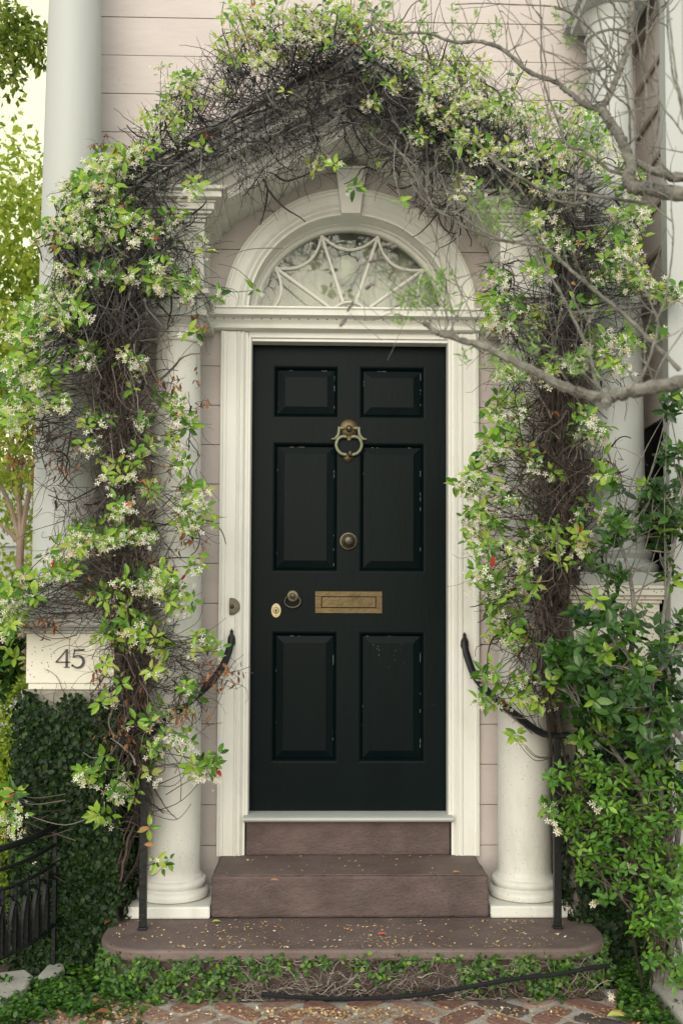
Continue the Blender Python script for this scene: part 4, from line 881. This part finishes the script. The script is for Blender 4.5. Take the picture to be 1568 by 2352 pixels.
D([(1385,905),(1365,870),(1355,820),(1325,750),(1290,680),(1265,640),(1235,590),(1210,545),(1160,500),(1120,455)], -2.3, -2.0, .007, .003)
D([(1440,895),(1475,860),(1500,790),(1510,740),(1495,700),(1470,640),(1450,600)], -2.35, -2.2, .0065, .0025)
D([(1505,740),(1525,690),(1538,620),(1545,540),(1540,470),(1550,400)], -2.3, -2.2, .0045, .002)
D([(1500,880),(1520,830),(1568,760),(1600,700)], -2.35, -2.3, .004, .002)
D([(1560,850),(1500,790),(1440,730),(1380,680),(1320,630),(1260,575),(1200,560),(1150,550),(1100,525),(1050,490),(1000,480),(950,430),(935,360)], -2.3, -1.9, .0085, .0025)
D([(1230,590),(1240,690),(1250,760)], -2.0, -2.0, .0022, .0012); D([(1290,690),(1275,780),(1270,830)], -2.1, -2.1, .0022, .0012)
# upper limbs
D([(1800,480)]+Z([(1411,2150),(1250,2130),(1100,2100),(950,2070),(840,2060),(800,1950),(830,1850),(790,1700),(740,1570),(670,1450),(600,1350),(545,1260),(510,1180)]), -2.2, -1.9, .024, .014, 9)
D(Z([(520,1200),(420,1190),(330,1160),(210,1060),(100,980),(0,900)])+Q([(860,330),(760,240),(690,205),(620,190),(560,195),(500,190),(420,160),(340,150),(260,155),(180,140),(120,90)]), -1.9, -1.6, .011, .0035, 7)
D(Z([(520,1190),(580,1080),(640,950),(700,800),(760,650),(800,520),(845,400),(820,300),(820,200),(840,80),(840,-100),(860,-500)]), -1.9, -1.9, .0125, .009, 8)
D([(1800,455)]+Z([(1411,1960),(1300,1960),(1200,1920),(1100,1890),(1000,1850),(900,1800),(840,1830)]), -2.1, -1.95, .016, .011, 8)
D(Z([(1020,2060),(900,2000),(760,1930),(680,1900),(600,1880),(450,1760),(300,1650),(200,1630),(100,1550),(60,1400),(0,1250),(-100,1000),(-150,700),(-160,200),(-170,-100)]), -1.95, -1.8, .009, .0028, 7)
D(Z([(690,1900),(750,1820),(800,1700),(815,1600),(830,1560)]), -1.95, -2.0, .006, .005)
D(Z([(830,1560),(900,1500),(960,1350),(990,1250),(1000,1100),(995,950),(980,850),(985,600),(1010,370),(1015,200),(1030,0),(1030,-200)]), -2.0, -2.1, .006, .004)
D(Z([(830,1550),(820,1350),(820,1200),(760,1130),(640,1040),(540,920),(480,800),(420,720),(340,570)]), -2.0, -2.15, .0055, .0022)
D(Z([(810,1210),(790,1000),(750,860),(730,800)]), -2.0, -2.0, .004, .003)
D(Z([(1060,2080),(1040,1950),(1050,1800),(1090,1600),(1130,1450),(1140,1250),(1140,1100),(1130,900),(1110,750),(1090,550),(1060,370)]), -2.2, -2.2, .0045, .002)
D(Z([(1010,380),(1080,280),(1130,180),(1150,100),(1140,0),(1150,-200)]), -2.1, -2.1, .005, .004); D(Z([(1130,180),(1220,60),(1300,-60)]), -2.1, -2.1, .004, .003)
D(Z([(850,480),(930,380),(1010,290),(1100,130),(1200,60),(1280,-40)]), -1.95, -2.1, .006, .003)
D(Z([(0,90),(100,110),(200,150),(300,240),(400,330),(480,420),(560,520),(640,640),(680,760),(690,880)]), -1.7, -1.9, .0055, .004)
D(Q([(520,20),(660,15),(760,20),(900,25),(1000,35),(1060,70)]), -1.7, -1.7, .0025, .0035)
D(Z([(650,-50),(655,150),(640,350),(620,500),(560,650),(480,740),(440,760)]), -2.0, -2.1, .003, .0035)
D(Z([(440,760),(300,760),(200,730),(100,680),(0,610),(-150,560)]), -2.1, -2.1, .0035, .002)
D(Z([(690,870),(700,600),(690,400),(700,320),(770,260),(640,60),(600,0)]), -2.0, -2.1, .004, .003)
D(Z([(390,1150),(420,980),(440,800),(500,640),(550,560)]), -1.9, -1.9, .0045, .002); D(Z([(430,1100),(540,900),(620,740),(660,560)]), -1.9, -1.9, .0045, .002); D(Z([(480,790),(600,700),(660,560)]), -1.9, -1.9, .005, .003)
D(Z([(480,1150),(370,1000),(360,980)]), -1.9, -1.95, .003, .002)
D(Z([(1411,1480),(1300,1320),(1180,1180),(1060,950),(1000,820)]), -2.4, -2.4, .003, .002)
D(Z([(1411,1300),(1370,1000),(1300,850),(1270,600),(1240,350),(1230,100)]), -2.4, -2.4, .004, .003); D(Z([(1440,1400),(1380,1150),(1340,900),(1290,500),(1240,60)]), -2.5, -2.5, .005, .0025)
D(Z([(1411,1680),(1200,1640),(1000,1600),(880,1570)]), -2.3, -2.2, .002, .0015)
D([(1484,467),(1409,457),(1334,445),(1259,440),(1199,410),(1134,370),(1094,330),(1034,320)], -1.9, -1.8, .0075, .0035)
D(Q([(1150,905),(1090,935),(980,920),(940,890),(850,840),(740,760),(690,710)]), -1.9, -1.8, .005, .003)
D(Q([(860,1100),(750,1110),(600,1060),(500,1000),(430,960),(380,870),(330,800),(290,720),(310,650)]), -2.0, -2.0, .0045, .002)
D(Q([(600,960),(520,920),(430,870),(380,800)]), -2.0, -1.95, .0025, .0015)
for (a, b) in (((840,900),(690,740)),((640,920),(560,820)),((760,910),(690,780)),((900,800),(840,480)),((1000,640),(940,300)),((960,560),(900,340)),((1070,920),(1060,760)),((840,560),(720,440)),((1170,620),(1060,560)),((520,360),(300,220)),((740,400),(520,260)),((1010,200),(820,60)),((760,240),(700,0)),((600,190),(560,60)),((940,300),(930,20)),((860,340),(760,100)),((410,160),(410,0)),((230,100),(220,0)),((150,60),(110,0)),((880,470),(700,430)),((1060,130),(960,60)),((760,240),(830,120))):
    P = Q([a, ((a[0]+b[0])/2+G(14), (a[1]+b[1])/2+G(14)), b]); D(P, -1.9+G(.1), -1.9+G(.1), R_(.002, .0035), .0012, 5, res=6)
# side twigs grown off every branch
for (c, ra, rb) in list(BR):
    for i in range(4, len(c), 5):
        if random.random() < .62:
            p = c[i]; d = V3((G(.7)-.25, G(.6), .75+G(.5))); 
            pts = [p]; L = R_(.07, .26); dd_ = d.normalized()
            for k in range(6): dd_ = (dd_+rvec()*.28+V3((0, 0, .06))).normalized(); pts.append(pts[-1]+dd_*L/6)
            tw.tube(pts, [min(.0022, ra*.5), .0008], 4, R_(0, .9), cap=False)
def sprig(u, v, y, n, s):
    for k in range(n):
        p = at(u+G(s), v+G(s*.7), y+G(.05)); ax = V3((G(.8), G(.5), .6+G(.4))).normalized()
        for i in range(7):
            L = R_(.018, .034); ml.leaf(p+ax*i*.006, (ax*.5+rvec()).normalized(), rvec(), L, L*.24, random.random(), .1, .3, wide=0)
for a in ((960,700,-2.1,9,18),(1000,660,-2.1,9,16),(1010,640,-2.1,6,12),(925,690,-2.1,6,14),(1030,720,-2.1,4,12),(900,740,-2.1,4,12),(1100,500,-1.95,8,20),(1150,480,-1.95,9,18),(1190,520,-1.95,8,20),(1130,530,-1.95,5,14),(1150,850,-2.1,8,22),(1220,800,-2.15,8,22),(1180,870,-2.1,4,18),(1060,830,-2.1,3,10),(1340,860,-2.2,6,22),(1300,820,-2.2,4,18),(1290,50,-1.7,3,6),(1310,110,-1.8,2,5),(1330,200,-1.8,3,6),(980,30,-1.7,4,24),(1120,60,-1.7,4,24),(1040,120,-1.7,4,20),(870,10,-1.7,5,24),(1060,60,-1.7,4,20),(1440,800,-2.2,3,14),(1360,330,-1.9,3,14)): sprig(*a)
for (u, v, w_, ang, y) in ((893,565,16,.1,-2.2),(862,597,17,-.35,-2.2),(848,657,9,-.5,-2.2),(804,705,11,-1.0,-2.2),(787,742,10,-.9,-2.2),(1352,735,12,-1.4,-2.1)):
    c = at(u, v, y)
    for k in range(16):
        t = R_(-1, 1)*w_*.0012; p = c+V3((t*math.cos(ang), G(.003), -t*math.sin(ang)+G(.002))); sd_.ball(p, R_(.003, .005), n=6, jit=.25)
    tw.tube([c+V3((0,0,0)), c+V3((.02, .01, .03)), at(min(u+90, 1010), v+40, y+.05)], [.0008, .0008], 3, .3, cap=False)
tk.build('branches', 'bark', tr, smooth=SM); tag(tw.build('twigs', 'bark', tr), kind='stuff'); tag(ml.build('young_leaves', 'maple', tr), kind='stuff'); tag(sd_.build('seed_heads', 'seed', tr, smooth=True), kind='stuff')
# ================================================================== garden beyond the left edge
def crown(lf, c, R3, n, L, holes=.0, wr=.55):
    for k in range(n):
        while True:
            q = V3((R_(-1, 1), R_(-1, 1), R_(-1, 1)))
            if .25 < q.length < 1: break
        p = V3(c)+V3((q.x*R3[0], q.y*R3[1], q.z*R3[2]))
        if holes and math.sin(p.x*7+c[0])*math.sin(p.z*6+p.y*5)+math.sin(p.x*17+p.z*13)*.5 < holes-1: continue
        ln = R_(*L); lf.leaf(p, q+rvec()*1.2+V3((0,0,-.4)), rvec()+V3((0,-.5,.5)), ln, ln*wr, random.random(), .2, .2, wide=0)
gt = thing('garden_tree', 'pink-barked tree with forked stems and yellow-green crown behind the left column', 'tree', (-2.72, 1.5, 0))
def atp(L_, Y): return [at(u, v, Y) for u, v in L_]
tk = MB(); b0 = at(50, 1590, 1.5)
tk.tube(smooth_curve([V3((b0.x, 1.5, -.02))]+atp([(50,1590),(50,1440),(46,1310),(48,1240)], 1.5), 6), [.03, .024], 9, .5)
for P in ([(48,1250),(30,1180),(5,1120),(-40,1040),(-90,900)],[(48,1250),(60,1170),(78,1080),(84,1000),(90,850),(80,700)],[(50,1245),(45,1150),(50,1060),(40,960),(60,800)],[(48,1250),(20,1220),(-20,1190)],[(45,1150),(20,1080),(25,980),(0,850)]):
    tk.tube(smooth_curve(atp(P, 1.5), 6), [.019, .007], 7, .5)
tk.build('trunk', 'pbark', gt, smooth=SM)
lf = MB()
for (u, v, y, rx, rz, n) in ((0,430,2.2,.7,.28,1100),(30,560,1.8,.5,.38,1900),(10,700,1.9,.6,.4,2300),(50,830,1.6,.4,.35,1700),(0,920,1.8,.6,.35,2000),(40,1040,1.4,.4,.25,700),(20,1130,2.3,.5,.3,1000),(0,1300,2.6,.6,.3,900),(30,1420,2.4,.6,.3,1200),(70,340,2.4,.2,.12,70),(20,260,2.2,.2,.1,40),(90,450,1.9,.22,.3,220),(-120,700,2.5,.7,.8,1800)):
    crown(lf, at(u, v, y), (rx, .4, rz), n, (.04, .075), .3)
tag(lf.build('foliage', 'treel', gt), kind='stuff')
ot = thing('overhanging_tree', 'leafy branches hanging into the top left corner', 'tree', (-3.3, .3, 0))
tk = MB(); tk.tube(smooth_curve([V3((-3.3,.3,-.02)), V3((-3.25,.35,2)), V3((-3.0,.4,3.6)), at(-60, 60, .5)], 8), [.09, .03], 9, .5)
for P in ([(-60,60),(0,90),(60,100),(110,105)],[(-40,70),(10,40),(60,20)],[(-60,60),(0,110),(30,160),(30,200)]): tk.tube(smooth_curve(atp(P, .5), 6), [.012, .003], 5, .5)
tk.build('trunk', 'bark', ot, smooth=SM)
lf = MB()
for (u, v, rx, rz, n) in ((10,40,.14,.06,170),(60,75,.12,.06,190),(85,110,.08,.08,120),(30,110,.12,.04,90),(20,160,.10,.05,70),(25,195,.05,.05,28),(0,75,.1,.05,70),(-60,80,.3,.3,500),(-20,150,.12,.1,90),(90,150,.03,.03,10)):
    crown(lf, at(u, v, .5), (rx, .15, rz), n, (.04, .062), 0, .5)
tag(lf.build('foliage', 'treed', ot), kind='stuff')
# neighbour's house, hedge, dark laurel
nh = thing('neighbour_house', 'grey-blue house wall glimpsed behind the garden tree', 'house', (-4.6, 6, 0))
m = MB(); m.box(-6.0, -2.6, 6, 9, -.02, 3.1); m.build('wall', 'far', nh); m = MB(); m.box(-6.1, -2.5, 5.9, 9.1, 3.1, 3.2); m.box(-6.0, -2.6, 5.96, 5.999, 2.3, 2.4); m.build('eaves', 'bigw', nh)
m = MB(); m.box(-4.75, -4.2, 5.97, 5.999, 1.6, 2.25); m.build('window', 'door', nh)
hg = thing('clipped_hedge', 'sunlit yellow-green hedge at the left edge', 'hedge', (-2.0, .6, 0))
lf, tk = MB(), MB()
for k in range(20000):
    x, y, z = R_(-2.35, -1.72), R_(.35, 1.1), R_(.3, .86)
    f_ = random.random()
    if f_ < .4: y = .35+G(.03); z = R_(.3, 1.1)
    elif f_ < .75: z = 1.10+.05*math.sin(x*9)+G(.025)
    p = V3((x, y, z+.03)); L = R_(.02, .035); lf.leaf(p, rvec()+V3((0,-.4,.4)), V3((0,-.6,.8))+rvec()*.5, L, L*.6, random.random(), .15, .1, wide=0)
for k in range(9): x = -2.5+k*.09; tk.tube([V3((x, .7, -.02)), V3((x+G(.03), .7, .4)), V3((x+G(.06), .7+G(.1), .85))], [.012, .004], 5, .5)
for k in range(4500):
    x, y, z = R_(-2.35, -1.72), .4+G(.05), R_(0, .5); L = R_(.02, .035); lf.leaf(V3((x, y, z)), rvec(), rvec(), L, L*.6, random.random()*.4, .15, .1, wide=0)
tk.build('stems', 'bark', hg); tag(lf.build('foliage', 'hedge', hg), kind='stuff')
la = thing('laurel_bush', 'dark glossy bush beside the pedestal at the left edge', 'shrub', (-1.9, .1, 0))
lf, st2 = MB(), MB(); stems3 = smooth_curve([V3((-1.85, .05, -.02)), V3((-1.83, .05, .7)), at(10, 1500, .05)], 8); st2.tube(stems3, [.012, .006], 6, .5)
bush([(10,1450,28,24,-.1,16),(25,1490,26,30,-.1,20),(5,1540,26,34,-.1,18),(30,1545,20,24,-.1,12),(-40,1500,40,80,-.1,24),(5,1420,14,14,-.1,5),(-20,1580,30,20,-.1,8)], lf, st2, (.045, .075), (.34, .44), 1, 0, lambda p: min(random.sample(stems3, 8), key=lambda s: (s-p).length), 7)
st2.build('stems', 'bark', la, smooth=SM); tag(lf.build('foliage', 'shrub', la), kind='stuff')
# ================================================================== wrought iron fence, lower left
fe = thing('iron_fence', 'curved black wrought iron fence panel at the lower left', 'fence', (-1.6, -.8, 0))
FP = lambda t: V3((-1.86+.55*t+.06*math.sin(t*PI)*0, -1.02+.55*t**1.7, 0))
def FR(t): # plan curve from left edge to the pedestal
    a = at(-40, 2210, -1.03); b = at(60, 2163, -.80); c = at(128, 2100, -.49)
    q = (1-t)**2*a+2*t*(1-t)*V3((b.x*2-(a.x+c.x)/2, b.y*2-(a.y+c.y)/2, 0))+t*t*c
    return V3((q.x, q.y, 0))
for (z, r, nm) in ((.20, .010, 'bottom_rail'), (.46, .008, 'middle_rail'), (.54, .008, 'upper_rail'), (.62, .014, 'top_rail')):
    m = MB(); m.tube([FR(k/16)+V3((0, 0, z)) for k in range(17)], r, 6, flat=.8); m.build(nm, 'iron', fe, smooth=SM)
for k in range(7):
    t = .04+k*.155; p = FR(t); m = MB(); m.box(p.x-.008, p.x+.008, p.y-.008, p.y+.008, -.02 if k == 6 else .2, .61 if k in (0, 6) else .46); m.build('picket', 'iron', fe)
for k in range(6):
    a, b = .04+k*.155-.06, .04+k*.155+.215; P = []
    for i in range(15):
        s = i/14; t = a+(b-a)*(.5-.5*math.cos(PI*s)); P.append(FR(min(1, max(0, t)))+V3((0, -.012, .21+.22*math.sin(PI*s)**.7)))
    m = MB(); m.tube(P, .0085, 5, flat=.6); m.build('pointed_arch', 'iron', fe, smooth=SM)
# hose, kerbs, stones, fallen leaves
m = MB(); c = []
for (u, v) in ((600,2283),(680,2291),(780,2294),(880,2292),(980,2283),(1080,2266),(1180,2249),(1290,2236),(1340,2226),(1400,2218)):
    p = at(u, v, -.915+.0*u); p.z = max(p.z, .012); c.append(p)
m.tube(smooth_curve(c, 6), .0085, 8); tag(m.build('garden_hose', 'hose', smooth=SM), 'black garden hose lying along the foot of the steps', 'hose')
def gp(u, v, z=0):
    d = RT*((u-784)/F)+UP*(-(v-1176)/F+SHY)+fwd; return CAM+d*((z-CAM.z)/d.z)
def stone(name, P, lab, cat, matn, h, grp=None):
    pts = [gp(u, v, h) for u, v in P]; m = MB(); m.plan([(p.x, p.y) for p in pts][::-1] if False else [(p.x, p.y) for p in pts], -.02, h)
    return tag(m.build(name, matn, bevel=.012), lab, cat, grp)
stone('kerb_stone', [(1495,2222),(1530,2235),(1640,2300),(1660,2420),(1585,2370),(1540,2310),(1490,2250)], 'pale kerb stone at the lower right corner', 'kerb', 'kerb', .05)
stone('paving_stone', [(-60,2260),(0,2232),(60,2225),(78,2240),(60,2268),(-10,2300),(-70,2310)], 'pale grey stone half covered by ivy at the left edge', 'stone', 'kerb', .035, 'stones in the left bed')
stone('paving_stone', [(86,2240),(110,2214),(145,2205),(150,2222),(125,2243),(100,2250)], 'smaller pale stone nearer the steps in the left ivy', 'stone', 'kerb', .03, 'stones in the left bed')
LV = [(240,2123,70,'orange-brown curled leaf leaning on the left plinth',.5),(190,2238,110,'broad brown leaf standing among pebbles left of the steps',.55),(172,2205,20,'narrow brown leaf in the ivy left of the steps',.3),(202,2190,100,'tan leaf above the brown ones left of the steps',.8),(188,2168,0,'pale curled leaf near the hose fitting in the left ivy',.9),(200,2310,60,'yellow leaf on the bricks at the lower left',.97),(218,2325,-20,'brown leaf on the bricks at the lower left',.4),
      (20,2290,10,'red fallen leaf on the pale stone at the left edge',-1),(487,2117,10,'green-yellow leaf beside the left plinth',-2),(866,2146,5,'red fallen leaf on the lowest step',-1),(1395,2262,100,'tan leaf right of the lowest step',.85),(1412,2290,60,'orange leaf among the litter right of the steps',.6),(1395,2330,0,'yellow leaf lying on the bricks at the lower right',.95),(1492,2340,0,'green leaf on the bricks near the hose',-2),(1420,2215,40,'brown leaf in the ivy behind the kerb stone',.3),
      (620,2022,0,'small yellow leaf at the left of the middle step',.95),(1038,2004,10,'yellow leaf by the foot of the right door casing',.95)]
MT['redl'] = mat('red_leaf', (.4, .04, .03), (.5, .1, .04), .5, scale=30); MT['grl'] = mat('yellowing_leaf', (.2, .3, .04), (.4, .42, .08), .5, scale=30)
for (u, v, a, lab, h) in LV:
    z = .19 if 2100 < v < 2160 and 270 < u < 1360 else (.381 if v < 2060 else .012)
    if u == 240: z = .2
    if 1492 == u: p = gp(1392, 2334, .02)
    else: p = gp(u, v, z+.004)
    m = MB(); big = .075 if u < 260 or u > 1380 else .04
    a_ = math.radians(a); m.leaf(p, V3((math.cos(a_), math.sin(a_)*.7, .18)), V3((0, -.3, 1)), big, big*.42, max(0, h), .35, .25)
    tag(m.build('fallen_leaf', 'redl' if h == -1 else 'grl' if h == -2 else 'dead'), lab, 'leaf', 'leaves fallen round the steps')
for (u, v, r, lab) in ((208,2228,.024,'round grey pebble beside the standing brown leaf'),(205,2266,.018,'tan pebble below the brown leaf'),(250,2350,.014,'flat pebble on the bricks lower left'),(275,2312,.012,'white pebble at the foot of the step ivy'),(248,2300,.013,'pinkish pebble at the foot of the step ivy')):
    p = gp(u, v, .01); m = MB(); m.ball(p, r, r*.8, r*.55, 12, .08); tag(m.build('pebble', 'pebble', smooth=True), lab, 'pebble', 'pebbles left of the steps')
# petal litter
m = MB()
def lit(x, y, z, s=1):
    a = R_(0, 6.28); L = R_(.0035, .009)*s; p = V3((x, y, z+R_(.001, .005))); d = V3((math.cos(a), math.sin(a), G(.25))); sd2 = V3((-d.y, d.x, G(.3)))*.6
    m.add([p-d*L, p-sd2*L*.8, p+d*L+V3((0, 0, .002)), p+sd2*L], [(0,1,2,3)], random.random())
for k in range(900):
    x = R_(-1.0, 1.0); y = -.81+.38*random.random()**1.6
    if abs(x) > .8 and y < -.72: continue
    if random.random() < .35+.65*abs(math.sin(x*5.3+1)): lit(x, y, .189)
for k in range(60): lit(R_(-.6, .6), R_(-.39, -.02), .380)
for k in range(3800):
    x = R_(-1.2, 1.35); y = -.94-abs(G(.10))
    if random.random() < .25+.75*max(0, math.sin(x*4.1+2.2)): lit(x, y, .0, 1.1)
for k in range(500): x = -.95+G(.12); lit(x, -.95+G(.1), 0, 1.3)
tag(m.build('fallen_petals', 'litter'), 'drift of tan fallen petals over the steps and bricks', 'petals', kind='stuff')
